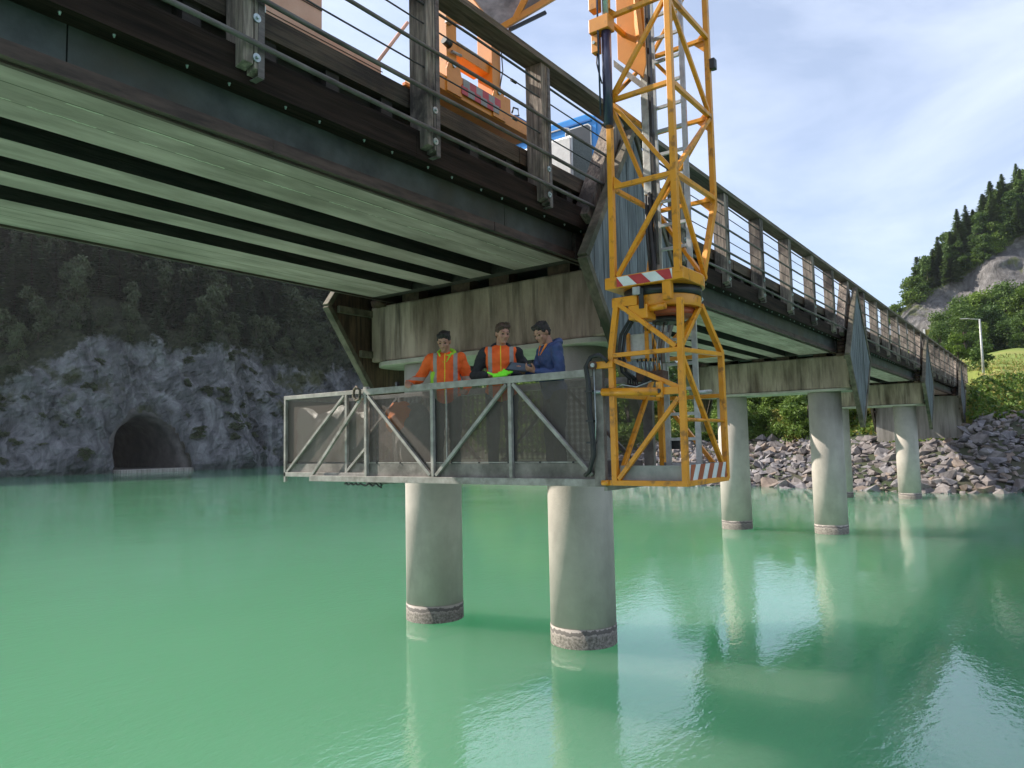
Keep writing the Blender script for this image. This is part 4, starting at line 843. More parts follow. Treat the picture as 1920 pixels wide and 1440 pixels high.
# telescope cylinder and head at the bridge side
MB().tube([(6.5, 3.495, 6.19), (6.5, 3.49, 7.22)], 0.050, 20).build('hydraulic_cylinder', 'navy', mast); MB().tube([(6.5, 3.49, 7.22), (6.5, 3.49, 9.2)], 0.032, 16).build('piston_rod', 'zinc', mast)
MB().tube([(6.44, 3.55, 6.3), (6.44, 3.55, 9.2)], 0.010, 8).build('pressure_pipe', 'navy', mast)
MB().box(6.45, 6.56, 3.565, 3.66, 7.46, 9.3).build('outer_tube', 'orange', mast, bevel=0.006); MB().box(6.43, 6.57, 3.425, 3.655, 7.20, 7.35).build('cylinder_clamp', 'orange', mast, bevel=0.008)
bk = MB().box(6.46, 6.54, 3.57, 3.645, 7.0, 7.19).build('clevis', 'orange', mast, bevel=0.006); MB().tube([(6.455, 3.61, 7.10), (6.44, 3.61, 7.10)], 0.018, 12).build('pin', 'zinc', bk)
m = MB(); m.tube([(6.5, 3.60, 7.0), (6.5, 3.61, 6.9), (6.49, 3.58, 6.78), (6.49, 3.55, 6.66)], 0.008, 8); m.build('hose', 'rubber', mast)
MB().prism([(3.62, 7.15), (3.62, 8.4), (3.30, 8.2), (3.29, 7.0), (3.33, 6.85)], 0, 6.99, 7.01).build('head_plate', 'orange', mast, bevel=0.003)
MB().prism([(3.64, 7.05), (3.64, 7.13), (3.26, 6.72), (3.26, 6.64)], 0, 6.93, 7.07).build('head_plate_edge', 'alu_dull', mast)
MB().bar((6.9, 3.30, 7.2), (7.2, 3.55, 8.6), 0.05, 0.12).build('head_strut', 'orange', mast)
MB().bar((7.0, 3.2, 9.1), (8.0, 5.6, 9.7), 0.30, 0.30).build('boom_arm', 'orange', mast, bevel=0.02)
# cage equipment: control box, valves, hoses
cbx = MB().box(6.90, 7.00, 3.34, 3.57, 3.84, 4.10).build('control_box', 'panel_pale', mast, bevel=0.006)
for y in (3.345, 3.555): MB().box(6.875, 6.899, y-0.018, y+0.018, 3.82, 4.115).build('box_strap', 'yellow', cbx)
MB().box(7.06, 7.16, 3.22, 3.32, 3.80, 4.12).build('cable_duct', 'alu', mast, bevel=0.006)
vb = MB().box(6.84, 6.98, 3.16, 3.46, 3.60, 3.70).build('valve_block', 'rust', mast, bevel=0.008)
random.seed(21)
for k in range(6):
    y = 3.18+k*0.05; MB().tube([(6.86, y, 3.70), (6.84, y+0.004, 3.80)], 0.006, 6).build('lever', 'zinc', vb); MB().tube([(6.84, y+0.004, 3.80), (6.838, y+0.004, 3.83)], 0.010, 8).build('lever_knob', 'black', vb)
for k in range(7):
    y = 3.17+k*0.045; MB().tube([(6.95, y, 3.70), (6.96, y+0.01, 3.95), (6.99, y-0.02, 4.2)], 0.006, 6).build('hydraulic_pipe', 'rust' if k % 2 else 'zinc', vb)
for a in ([(6.72, 3.30, 4.24), (6.72, 3.45, 4.22), (6.72, 3.55, 4.08), (6.70, 3.57, 3.90), (6.72, 3.55, 3.70), (6.75, 3.47, 3.62)], ):
    for d in (0, 0.03): MB().tube([(p[0]+d, p[1]-d, p[2]) for p in a], 0.017, 10).build('hose', 'rubber', mast)
for k in range(5):
    a = [(6.80, 3.52-k*0.02, 3.70-k*0.015), (6.74, 3.50-k*0.03, 3.58-k*0.01), (6.70, 3.40-k*0.02, 3.53+0.01*k), (6.70, 3.28, 3.58+0.015*k), (6.80, 3.2, 3.63)]
    MB().tube(a, 0.009, 8).build('hose', 'rubber', mast)
m = MB(); m.tube([(6.62, 3.66, 3.50), (6.62, 3.5, 3.56), (6.63, 3.35, 3.53), (6.66, 3.2, 3.58)], 0.007, 8); m.build('hose', 'zinc', mast)
MB().tube([(7.5, 2.93, 3.5), (7.2, 2.95, 3.48)], 0.02, 10).build('latch_cylinder', 'galv', mast)
# hinge of the platform
MB().box(6.555, 6.625, 3.57, 3.80, 3.735, 3.81).build('hinge_arm', 'yellow', mast, bevel=0.01); MB().tube([(6.52, 3.79, 3.772), (6.68, 3.79, 3.772)], 0.045, 18).build('hinge_barrel', 'rust', mast); MB().tube([(6.515, 3.77, 3.772), (6.50, 3.77, 3.772)], 0.022, 12).build('hinge_pin', 'zinc', mast)
cy = MB().tube([(6.55, 3.69, 3.495), (6.55, 3.07, 3.465)], 0.040, 16).build('tilt_cylinder', 'yellow', mast); MB().tube([(6.55, 3.69, 3.495), (6.55, 3.80, 3.50)], 0.018, 12).build('piston_rod', 'zinc', cy)
MB().box(6.535, 6.575, 3.03, 3.10, 3.41, 3.56).build('cylinder_bracket', 'yellow', mast, bevel=0.008); MB().tube([(6.53, 3.065, 3.47), (6.515, 3.065, 3.47)], 0.022, 12).build('pin', 'black', cy)
MB().tube([(6.58, 3.66, 2.585), (6.58, 3.74, 2.585)], 0.028, 12).build('lower_pin', 'yellow', mast)
MB().box(7.50, 7.52, 3.30, 3.40, 2.9, 3.0).build('small_box', 'black', mast)

# ================================================================== WORK PLATFORM under the bridge
wp = thing('work_platform', (7.15, 5.6, 2.54), 'long grey aluminium work platform with wire mesh sides slung under the bridge', 'work platform')
def al(a, b, w, h=None, name='brace', mt='alu', upv=(0, 0, 1)): return MB().bar(a, b, w, h, upv=upv).build(name, mt, wp, bevel=0.003)
PY_ = [3.79, 4.885, 6.05, 7.21]
for x in (6.60, 7.72):
    o = -0.0
    al((x, 3.76, 3.705), (x, 7.24, 3.705), 0.050, 0.078, 'top_rail'); al((x, 3.70, 2.583), (x, 8.33, 2.583), 0.050, 0.076, 'bottom_rail')
    for y in PY_[1:]: al((x, y, 2.622), (x, y, 3.666), 0.044, 0.044, 'post')
    MB().box(x-0.03, x+0.03, 3.70, 3.82, 2.545, 3.755).build('end_post', 'alu_dull', wp, bevel=0.004)
    for a, b in (((7.17, 3.655), (6.09, 2.64)), ((6.00, 2.64), (4.93, 3.655)), ((4.84, 3.655), (3.86, 2.66)), ((8.27, 2.64), (7.26, 3.66))):
        al((x-0.004 if x < 7 else x+0.004, a[0], a[1]), (x-0.004 if x < 7 else x+0.004, b[0], b[1]), 0.040, 0.040)
    xi = x+0.028 if x < 7 else x-0.028
    for a, b in zip(PY_, PY_[1:]): MB().box(xi-0.001, xi+0.001, a+0.03, b-0.03, 2.80, 3.655).build('mesh_panel', 'wire_mesh', wp); MB().box(xi-0.004, xi+0.004, a+0.025, b-0.025, 2.785, 2.797).build('mesh_edge', 'alu', wp)
    MB().box(xi-0.006, xi+0.006, 3.84, 7.2, 2.622, 2.780).build('kick_board', 'alu_dull', wp)
    for y in np.arange(4.1, 7.1, 0.42): MB().tube([(x-0.0+(0.02 if x < 7 else -0.02), y, 2.79), (x-0.03+(0.04 if x < 7 else 0), y, 2.79)], 0.010, 6).build('screw', 'black', wp)
al((6.6, 5.83, 2.80), (6.6, 5.83, 3.66), 0.016, name='stay')
MB().box(6.63, 7.69, 3.72, 7.26, 2.560, 2.600).build('floor', 'alu_dull', wp)
for y in (3.73, 7.24): MB().box(6.63, 7.69, y-0.02, y+0.02, 2.50, 2.56).build('cross_bearer', 'alu', wp, bevel=0.003)
MB().box(6.60, 6.66, 7.20, 7.27, 3.745, 3.775).build('post_cap', 'alu', wp)
# sliding extension
ex = 6.665; e2 = 7.655
for x in (ex, e2):
    al((x, 7.0, 3.722), (x, 8.985, 3.722), 0.040, 0.055, 'extension_rail'); al((x, 6.9, 2.63), (x, 8.985, 2.63), 0.040, 0.062, 'extension_rail')
    for y in (8.965, 7.66): al((x, y, 2.66 if y < 8 else 2.52), (x, y, 3.695), 0.040, 0.040, 'extension_post')
    al((x-0.002, 8.92, 2.67), (x-0.002, 7.70, 3.69), 0.034, 0.034); al((x-0.002, 7.66, 2.67), (x-0.002, 7.26, 3.00), 0.034, 0.034)
    MB().box(x+0.019, x+0.021, 7.24, 8.94, 2.80, 3.69).build('mesh_panel', 'wire_mesh', wp); MB().box(x+0.016, x+0.024, 7.24, 8.94, 2.665, 2.78).build('kick_board', 'alu_dull', wp)
for z in (3.722, 2.63): al((ex, 8.965, z), (e2, 8.965, z), 0.040, 0.055, 'extension_rail')
al((ex, 8.965, 2.68), (e2, 8.965, 3.69), 0.034)
MB().box(ex+0.03, e2-0.03, 7.2, 8.95, 2.605, 2.625).build('extension_floor', 'alu_dull', wp)
MB().box(ex+0.3, ex+0.302, 8.945, 8.95, 2.8, 3.6).build('end_mesh', 'wire_mesh', wp)
MB().box(ex+0.03, e2-0.03, 8.945, 8.947, 2.78, 3.68).build('end_mesh', 'wire_mesh', wp)
# grip and strap at the joint, hook underneath
m = MB(); m.tube([(6.58, 7.42, 3.74), (6.56, 7.36, 3.78), (6.56, 7.28, 3.73), (6.57, 7.30, 3.62), (6.58, 7.38, 3.60), (6.58, 7.43, 3.66), (6.58, 7.42, 3.74)], 0.018, 8); m.build('lashing', 'timber_rail', wp)
m = MB(); pts = [(6.62, 7.65-0.6*t+0.0, 2.515+0.012*math.sin(t*40)) for t in np.linspace(0, 0.6, 14)]+[(6.62, 7.28-0.02*t, 2.51-0.015*math.sin(t)) for t in range(2, 14)]+[(6.62, 6.96, 2.48), (6.62, 6.95, 2.51), (6.62, 6.98, 2.53)]
m.tube(pts, 0.012, 8); m.build('rope_hook', 'rubber', wp)
MB().box(6.575, 6.625, 6.62, 6.66, 3.744, 3.80).build('spirit_level', 'black', wp, bevel=0.004)
# black hoses tied to the end post
for d, r in ((0, 0.020), (0.035, 0.016), (-0.028, 0.012)):
    pts = [(6.55, 3.62, 3.80), (6.54, 3.70+d*0.5, 3.87+d*0.3), (6.535, 3.80+d*0.4, 3.86), (6.53, 3.86+d*0.4, 3.76), (6.53, 3.835+d*0.5, 3.60), (6.53, 3.83+d*0.6, 3.30), (6.53, 3.80+d*0.6, 3.02), (6.53, 3.80+d*0.5, 2.86), (6.54, 3.86+d*0.3, 2.70), (6.56, 3.93, 2.655)]
    fine = []
    for i in range(len(pts)-1):
        for t in (0, 0.5): fine.append(tuple(pts[i][k]*(1-t)+pts[i+1][k]*t for k in range(3)))
    fine.append(pts[-1]); MB().tube(fine, r, 10).build('hose', 'rubber', wp)
for z in (3.5, 3.2, 2.98): MB().box(6.505, 6.57, 3.785, 3.87, z, z+0.02).build('hose_clip', 'black', wp)
MB().tube([(6.53, 3.77, 3.75), (6.53, 3.765, 3.2), (6.53, 3.78, 2.95)], 0.006, 6).build('cable', 'zinc', wp)
# things carried on the platform
sh = MB(); n = 14
vs_ = [(6.78+0.04*math.sin(i*1.3)+0.02*math.sin(j*2.1), 7.35+1.45*i/(n-1), 2.72+0.80*j/7-0.06*math.sin(i*0.9)*(j > 5)) for i in range(n) for j in range(8)]
sh.add(vs_, grid_faces(n, 8)); o = sh.build('dust_sheet', 'plastic_sheet', None, smooth=True); tag(o, 'creased translucent plastic sheet hanging inside the left end of the platform', 'sheet')
so_ = o.modifiers.new('solid', 'SOLIDIFY'); so_.thickness = 0.004
bg_ = thing('equipment_bag', (6.95, 6.75, 2.60), 'hunched orange edged grey bag on the platform floor behind the mesh', 'bag')
def blob(name, c, r, mt, par, seed=0, amp=0.08, zs=1.0):
    bm = bmesh.new(); bmesh.ops.create_icosphere(bm, subdivisions=4, radius=1)
    for v in bm.verts:
        d = 1+amp*mnoise.noise(v.co*2.2+Vector((seed, 0, 0)))*2; v.co = Vector((v.co.x*r[0]*d, v.co.y*r[1]*d, max(-0.75, v.co.z)*r[2]*d))
    me = bpy.data.meshes.new(name); bm.to_mesh(me); bm.free(); me.materials.append(MATS[mt]); me.polygons.foreach_set('use_smooth', [True]*len(me.polygons))
    return mobj(name, me, par, Vector(c)-(wloc(par) if par else Vector()))
blob('bag_body', (6.98, 6.72, 3.02), (0.22, 0.34, 0.52), 'grey_panel', bg_, 3); blob('bag_flap', (6.90, 6.88, 3.34), (0.18, 0.22, 0.22), 'hood_orange', bg_, 5, 0.12)

# ================================================================== INSPECTION TRUCK on the deck
tk = thing('inspection_truck', (8.0, 7.5, 6.5), 'blue cabbed inspection truck with orange boom frame parked on the bridge deck', 'truck')
def tb(x0, x1, y0, y1, z0, z1, name, mt, par=None, bev=0.006): return MB().box(x0, x1, y0, y1, z0, z1).build(name, mt, par or tk, bevel=bev)
body = tb(-2.0, 5.24, 6.42, 8.7, 7.64, 9.9, 'cargo_body', 'salmon')
m = MB()
for z in (7.92, 8.22, 8.52, 8.82, 9.12): m.box(-2.0, 5.236, 6.412, 6.419, z, z+0.012)
m.build('panel_joint', 'rust', body)
tb(-2.0, 6.13, 6.40, 6.50, 7.50, 7.635, 'side_rail', 'salmon'); tb(-2.0, 6.15, 6.395, 6.399, 7.565, 7.575, 'rail_line', 'rust', bev=0)
tb(-2.0, 7.0, 6.6, 8.6, 7.30, 7.50, 'chassis_frame', 'black'); tb(6.0, 7.3, 6.45, 8.6, 7.50, 7.545, 'load_bed', 'timber_kerb')
tb(4.20, 4.36, 6.380, 6.394, 7.53, 7.60, 'reflector', 'red'); tb(4.36, 4.48, 6.380, 6.394, 7.53, 7.60, 'reflector', 'white'); tb(6.53, 6.66, 6.38, 6.44, 7.555, 7.60, 'marker_lamp', 'hood_orange')
MB().tube([(6.03, 6.5, 7.55), (6.70, 6.5, 8.5)], 0.022, 10).build('stay_tube', 'salmon', tk)
# orange support frame and base beam
base = tb(7.20, 9.42, 6.42, 7.6, 7.80, 8.02, 'base_beam', 'orange'); tb(7.05, 7.22, 6.45, 6.9, 7.80, 8.0, 'end_block', 'orange')
for x0, nm in ((7.40, 'a'), (8.42, 'b')):
    po = tb(x0, x0+0.21, 6.44, 6.72, 8.0, 9.6, 'frame_post', 'orange')
    MB().prism([(x0-0.05, 7.81), (x0-0.05, 8.12), (x0+0.02, 8.30), (x0+0.20, 8.30), (x0+0.26, 8.10), (x0+0.26, 7.81)], 1, 6.395, 6.42).build('post_bracket', 'orange', po, bevel=0.005)
    MB().tube([(x0+0.09, 6.395, 8.21), (x0+0.09, 6.375, 8.21)], 0.035, 14).build('pivot_pin', 'zinc', po)
tb(7.62, 8.42, 6.50, 6.80, 8.50, 8.66, 'cross_beam', 'orange'); tb(7.62, 8.40, 6.46, 6.55, 8.06, 8.16, 'lower_beam', 'orange'); tb(7.62, 8.42, 6.50, 6.80, 8.67, 8.69, 'beam_plate', 'galv')
MB().box(7.36, 7.46, 6.38, 6.435, 8.78, 8.82).build('fitting', 'galv', tk); MB().tube([(7.30, 6.40, 8.50), (7.42, 6.40, 8.47)], 0.055, 12).build('hydraulic_motor', 'black', tk); MB().tube([(7.46, 6.40, 8.40), (7.66, 6.40, 8.42)], 0.022, 8).build('valve', 'galv', tk)
MB().tube([(7.75, 6.9, 8.20), (8.45, 6.9, 8.95)], 0.022, 10).build('stay_tube', 'salmon', tk); tb(8.74, 8.88, 6.45, 6.60, 8.02, 8.26, 'stub', 'orange')
m = MB(); sx = 7.64; n = 6; w = 0.86/n
for r in range(2):
    for k in range(n): m.cur = (k+r) % 2; m.box(sx+k*w+0.04*r, sx+(k+1)*w+0.04*r, 6.385, 6.393, 7.87+0.115*r, 7.985+0.115*r)
m.build('warning_board', ['red', 'grey_panel'], tk)
m = MB(); m.tube([(8.62, 6.43, 9.3), (8.60, 6.40, 8.9), (8.63, 6.40, 8.6), (8.58, 6.42, 8.35)], 0.009, 6); m.build('cable', 'black', tk)
m = MB(); m.tube([(8.98, 6.5, 8.10), (9.02, 6.5, 8.2), (9.14, 6.5, 8.22), (9.16, 6.5, 8.12), (9.05, 6.5, 8.08)], 0.014, 8); m.build('handle', 'black', tk); tb(9.05, 9.45, 6.48, 6.56, 8.03, 8.09, 'blue_bar', 'blue_dark')
# lower boom rising from the frame (lattice sides, grey floor plate)
bm_ = MB().prism([(0, 0)], 0, 0, 0) if False else None
P0, PL, PR = Vector((8.13, 6.15, 8.90)), Vector((8.14, 6.62, 9.58)), Vector((8.73, 5.62, 9.46)); up_ = Vector((0.1, -0.3, 0.95))
PL2 = P0+(PL-P0)*2.6; PR2 = P0+(PR-P0)*2.6
bf = MB(); nn = (PL-P0).cross(PR-P0).normalized()*0.01; bf.add([P0+nn, PL2+nn, PR2+nn, P0-nn, PL2-nn, PR2-nn], [(0, 1, 2), (5, 4, 3), (0, 3, 4, 1), (1, 4, 5, 2), (2, 5, 3, 0)])
bp = bf.build('boom_floor', 'alu_dull', tk)
for a, b in ((P0, PL2), (P0, PR2), (P0+(PR2-P0)*0.14, P0+(PR2-P0)*0.5+Vector((-0.25, 0.1, 0.5)))): MB().bar(a, b, 0.075, 0.085).build('boom_chord', 'orange', bp, bevel=0.005)
MB().bar(P0+(PR2-P0)*0.1+Vector((0, 0, -0.10)), P0+(PR2-P0)*0.35+Vector((0.05, 0, -0.12)), 0.04, 0.05).build('boom_pipe', 'black', bp)
MB().bar((7.52, 6.58, 9.1), (8.2, 6.2, 8.95), 0.16, 0.16).build('boom_foot', 'orange', tk, bevel=0.008)
# cab
cab = MB().prism([(6.30, 7.0), (6.30, 8.70), (6.36, 8.84), (6.50, 8.93), (8.5, 8.93), (8.66, 8.84), (8.72, 8.70), (8.72, 7.0)], 0, 11.3, 13.4).build('cab', 'blue', tk, bevel=0.03)
MB().prism([(6.47, 8.08), (6.42, 8.14), (6.42, 8.66), (6.48, 8.72), (6.92, 8.72), (6.97, 8.66), (6.97, 8.14), (6.92, 8.08)], 0, 11.275, 11.297).build('rear_window', 'white', cab)
MB().prism([(6.485, 8.10), (6.44, 8.15), (6.44, 8.65), (6.49, 8.70), (6.91, 8.70), (6.95, 8.65), (6.95, 8.15), (6.91, 8.10)], 0, 11.268, 11.274).build('pane', 'pane_slate', cab)
for z in (8.76, 7.95): MB().box(11.27, 11.299, 6.42, 8.6, z, z+0.03).build('pressing', 'blue_dark', cab)
for x in (11.5, 11.62, 11.74): MB().box(x, x+0.05, 6.28, 6.299, 7.6, 8.7).build('side_groove', 'blue_dark', cab)
MB().box(11.95, 12.9, 6.285, 6.298, 8.15, 8.68).build('side_window', 'glass_dark', cab)
tb(10.41, 11.08, 6.30, 7.7, 7.15, 8.18, 'tool_box', 'checker_plate', bev=0.012); tb(10.40, 10.408, 6.34, 7.66, 7.2, 8.14, 'box_front', 'white', bev=0)
tb(10.43, 11.07, 6.292, 6.298, 7.18, 8.15, 'box_side', 'plate_grey', bev=0)
m = MB(); m.tube([(10.42, 6.34, 8.18), (10.42, 6.36, 8.30), (10.42, 6.45, 8.33), (10.42, 6.85, 8.33), (10.42, 6.93, 8.28), (10.42, 6.94, 8.18)], 0.012, 8); m.build('grab_rail', 'white', tk)
m = MB()
for k in range(8): m.tube([(11.15+0.0*k, 6.30, 7.62+k*0.045), (11.20, 6.25, 7.63+k*0.045), (11.15, 6.20, 7.64+k*0.045), (11.10, 6.25, 7.65+k*0.045), (11.15, 6.30, 7.665+k*0.045)], 0.008, 6)
m.build('coiled_cable', 'black', tk)
tb(11.2, 13.3, 6.5, 8.5, 6.9, 7.0, 'cab_floor', 'black')
for x in (12.3, 6.2, 2.2, 0.9):
    for y in (6.55, 8.45):
        wv_ = MB().tube([(x, y-0.14, 7.0), (x, y+0.14, 7.0)], 0.49, 28).build('wheel', 'rubber', tk, bevel=0.03); MB().tube([(x, y-0.15, 7.0), (x, y+0.15, 7.0)], 0.26, 20).build('rim', 'galv', wv_)
tb(6.9, 11.4, 7.0, 8.0, 7.25, 7.5, 'chassis_frame', 'black')

# ================================================================== PEOPLE
def ell(m, c, r, rot=None, n=14):
    vs = []; fs = []
    for i in range(n+1):
        th = math.pi*i/n
        for j in range(2*n):
            ph = math.pi*j/n; v = Vector((r[0]*math.sin(th)*math.cos(ph), r[1]*math.sin(th)*math.sin(ph), r[2]*math.cos(th)))
            if rot: v = rot@v
            vs.append(v+Vector(c))
    for i in range(n):
        for j in range(2*n): fs.append((i*2*n+j, (i+1)*2*n+j, (i+1)*2*n+(j+1) % (2*n), i*2*n+(j+1) % (2*n)))
    m.add(vs, fs, True)
def cap_(m, a, b, ra, rb, n=12):
    a = Vector(a); b = Vector(b); d = b-a; L_ = d.length
    if L_ < 1e-5: d = Vector((0, 0, 1)); L_ = 1e-5
    d.normalize(); u = Vector((0, 0, 1)) if abs(d.z) < 0.9 else Vector((1, 0, 0)); x = d.cross(u).normalized(); y = x.cross(d); rows = []
    for k in range(5): t = math.pi/2*k/4; rows.append((a-d*ra*math.cos(t), ra*math.sin(t)+1e-5))
    for k in range(5): t = math.pi/2*k/4; rows.append((b+d*rb*math.sin(t), rb*math.cos(t)+1e-5))
    vs = [p+(x*math.cos(2*math.pi*j/n)+y*math.sin(2*math.pi*j/n))*r for p, r in rows for j in range(n)]
    fs = [(i*n+j, i*n+(j+1) % n, (i+1)*n+(j+1) % n, (i+1)*n+j) for i in range(9) for j in range(n)]+[tuple(range(n-1, -1, -1)), tuple(9*n+j for j in range(n))]
    m.add(vs, fs, True)
def remeshed(m, name, mt, par, voxel, smooth=4):
    me = bpy.data.meshes.new(name); me.from_pydata(m.v, [], m.f); me.materials.append(MATS[mt])
    bm = bmesh.new(); bm.from_mesh(me); bmesh.ops.recalc_face_normals(bm, faces=bm.faces); bm.to_mesh(me); bm.free()
    o = mobj(name, me, par); r = o.modifiers.new('remesh', 'REMESH'); r.mode = 'VOXEL'; r.voxel_size = voxel; r.use_smooth_shade = True
    s = o.modifiers.new('smooth', 'SMOOTH'); s.factor = 0.5; s.iterations = smooth
    if name in ('jacket', 'sweater', 'safety_vest', 'trousers'):
        tx_ = bpy.data.textures.get('folds') or bpy.data.textures.new('folds', 'CLOUDS'); tx_.noise_scale = 0.085; tx_.noise_depth = 2
        d = o.modifiers.new('folds', 'DISPLACE'); d.texture = tx_; d.strength = 0.034; d.mid_level = 0.5; d.texture_coords = 'LOCAL'
    if name == 'hair':
        tx_ = bpy.data.textures.get('strands') or bpy.data.textures.new('strands', 'CLOUDS'); tx_.noise_scale = 0.018; tx_.noise_depth = 1
        d = o.modifiers.new('strands', 'DISPLACE'); d.texture = tx_; d.strength = 0.014; d.mid_level = 0.6; d.texture_coords = 'LOCAL'
    return o
def hand(m, w, d, nrm, curl=0.5, side=1, s=1.0):
    # w wrist, d finger direction, nrm palm normal (palm faces along it); side +1: thumb on +(d x nrm)
    w = Vector(w); d = Vector(d).normalized(); nrm = Vector(nrm); nrm = (nrm-d*nrm.dot(d)).normalized(); t = d.cross(nrm)*side
    def q(a, b, c): return w+d*a*s+t*b*s+nrm*c*s
    cap_(m, q(0, 0, 0), q(0.025, 0, 0), 0.026*s, 0.026*s); rot = Matrix((d, t, nrm)).transposed(); ell(m, q(0.055, 0, 0), (0.048*s, 0.042*s, 0.017*s), rot, 10)
    for k, (b, L_) in enumerate(((0.030, 0.068), (0.010, 0.076), (-0.010, 0.070), (-0.029, 0.055))):
        c = curl*(0.8+0.12*k); p0 = q(0.088, b, 0); a1 = c*0.7; p1 = p0+(d*math.cos(a1)+nrm*math.sin(a1))*L_*0.45*s; a2 = c*1.7; p2 = p1+(d*math.cos(a2)+nrm*math.sin(a2))*L_*0.32*s; a3 = c*2.5; p3 = p2+(d*math.cos(a3)+nrm*math.sin(a3))*L_*0.25*s
        cap_(m, p0, p1, 0.0098*s, 0.0090*s, 8); cap_(m, p1, p2, 0.0090*s, 0.0082*s, 8); cap_(m, p2, p3, 0.0082*s, 0.0070*s, 8)
    p0 = q(0.028, 0.030, 0.004); p1 = p0+(d*0.55+t*0.75+nrm*0.25).normalized()*0.038*s; p2 = p1+(d*0.85+t*0.35+nrm*0.45).normalized()*0.030*s
    cap_(m, p0, p1, 0.014*s, 0.011*s, 8); cap_(m, p1, p2, 0.011*s, 0.009*s, 8)
def person(loc, heading, label, sc, hyaw, hpitch, arms, top, hair, legs_mt, lean=0.0, hmt='hair_dark', hands=None, feet=0.11):
    t = thing('person', loc, label, 'person', 'three people standing on the work platform'); t.rotation_euler = (0, 0, R(heading)); t.scale = (sc, sc, sc)
    HR = Matrix.Rotation(R(hyaw), 3, 'Z')@Matrix.Rotation(R(hpitch), 3, 'Y'); nb = Vector((0.005+lean*0.9, 0, 1.545)); hc = nb+HR@Vector((0.028, 0, 0.125))
    def h(p): return hc+HR@Vector(p)
    B = MB()
    ell(B, h((-0.006, 0, 0.028)), (0.094, 0.074, 0.098), HR, 16); ell(B, h((0.028, 0, -0.035)), (0.066, 0.060, 0.070), HR, 14); ell(B, h((0.040, 0, -0.078)), (0.046, 0.040, 0.032), HR, 12)
    cap_(B, h((0.085, 0, 0.012)), h((0.104, 0, -0.026)), 0.009, 0.0135, 10); ell(B, h((0.090, 0.013, -0.031)), (0.010, 0.009, 0.008), HR, 8); ell(B, h((0.090, -0.013, -0.031)), (0.010, 0.009, 0.008), HR, 8)
    cap_(B, h((0.080, -0.036, 0.027)), h((0.080, 0.036, 0.027)), 0.013, 0.013, 10); ell(B, h((0.062, 0.040, -0.022)), (0.024, 0.022, 0.022), HR, 10); ell(B, h((0.062, -0.040, -0.022)), (0.024, 0.022, 0.022), HR, 10)
    cap_(B, h((0.083, -0.017, -0.056)), h((0.083, 0.017, -0.056)), 0.0075, 0.0075, 8); cap_(B, h((0.081, -0.015, -0.066)), h((0.081, 0.015, -0.066)), 0.0075, 0.0075, 8); ell(B, h((0.076, 0, -0.094)), (0.018, 0.022, 0.014), HR, 10)
    for sgn in (-1, 1): ell(B, h((-0.004, sgn*0.077, -0.004)), (0.018, 0.009, 0.030), HR, 10); ell(B, h((0.0, sgn*0.081, 0.008)), (0.014, 0.008, 0.014), HR, 8)
    cap_(B, (lean*0.8-0.01, 0, 1.46), h((-0.022, 0, -0.055)), 0.060, 0.054)
    tx = lambda z: lean*max(0, (z-0.95))/0.6
    ell(B, (tx(1.34), 0, 1.34), (0.105, 0.165, 0.17)); ell(B, (tx(1.12), 0, 1.12), (0.10, 0.14, 0.15)); ell(B, (0, 0, 0.96), (0.105, 0.155, 0.12))
    T_ = MB(); Lg = MB()
    for sgn in (-1, 1):
        y = sgn*0.10; cap_(B, (0, y, 0.92), (0.02, y*1.05, 0.50), 0.080, 0.055); cap_(B, (0.02, y*1.05, 0.50), (-0.01, y*1.1, 0.09), 0.055, 0.036); cap_(B, (-0.02, y*1.1, 0.045), (feet, y*1.35, 0.032), 0.042, 0.034)
        cap_(Lg, (0, y, 0.94), (0.02, y*1.05, 0.50), 0.100, 0.074); cap_(Lg, (0.02, y*1.05, 0.50), (-0.01, y*1.1, 0.10), 0.074, 0.062)
    ell(Lg, (0, 0, 0.96), (0.122, 0.172, 0.12))
    ell(T_, (tx(1.36), 0, 1.36), (0.130, 0.195, 0.17)); ell(T_, (tx(1.16)+0.012, 0, 1.16), (0.135, 0.180, 0.21)); ell(T_, (0.008, 0, 1.00), (0.135, 0.183, 0.15)); cap_(T_, (tx(1.47), -0.15, 1.450), (tx(1.47), 0.15, 1.450), 0.066, 0.066); ell(T_, (tx(1.47)-0.01, 0, 1.475), (0.085, 0.115, 0.065))
    S_ = MB()
    for i, (sgn, el, wr, hd, hn, curl, hs) in enumerate(arms):
        sh_ = Vector((tx(1.45), sgn*0.185, 1.445)); el = Vector(el); wr = Vector(wr)
        cap_(B, sh_, el, 0.052, 0.042); cap_(B, el, wr, 0.042, 0.026); hand(B, wr, hd, hn, curl, hs)
        cap_(S_, sh_, el, 0.074, 0.060); cap_(S_, el, el.lerp(wr, 0.93), 0.062, 0.044)
    remeshed(B, 'body', 'skin', t, 0.0068, 2)
    # eyes and brows
    for sgn in (-1, 1):
        e = MB(); ell(e, h((0.078, sgn*0.031, 0.006)), (0.011, 0.013, 0.0075), HR, 10); o = e.build('eye', 'hair_dark', None); bpy.data.objects.remove(o)
        me = bpy.data.meshes.new('eye'); me.from_pydata(e.v, [], e.f); me.materials.append(MATS['hair_dark']); mobj('eye', me, t)
        e = MB(); cap_(e, h((0.089, sgn*0.018, 0.032)), h((0.082, sgn*0.046, 0.036)), 0.0042, 0.003, 8); me = bpy.data.meshes.new('eyebrow'); me.from_pydata(e.v, [], e.f); me.materials.append(MATS[hmt]); mobj('eyebrow', me, t)
    Hm = MB()
    ell(Hm, h((-0.016, 0, 0.056)), (0.098, 0.080, 0.083), HR, 16); ell(Hm, h((-0.052, 0, 0.010)), (0.060, 0.074, 0.082), HR, 14)
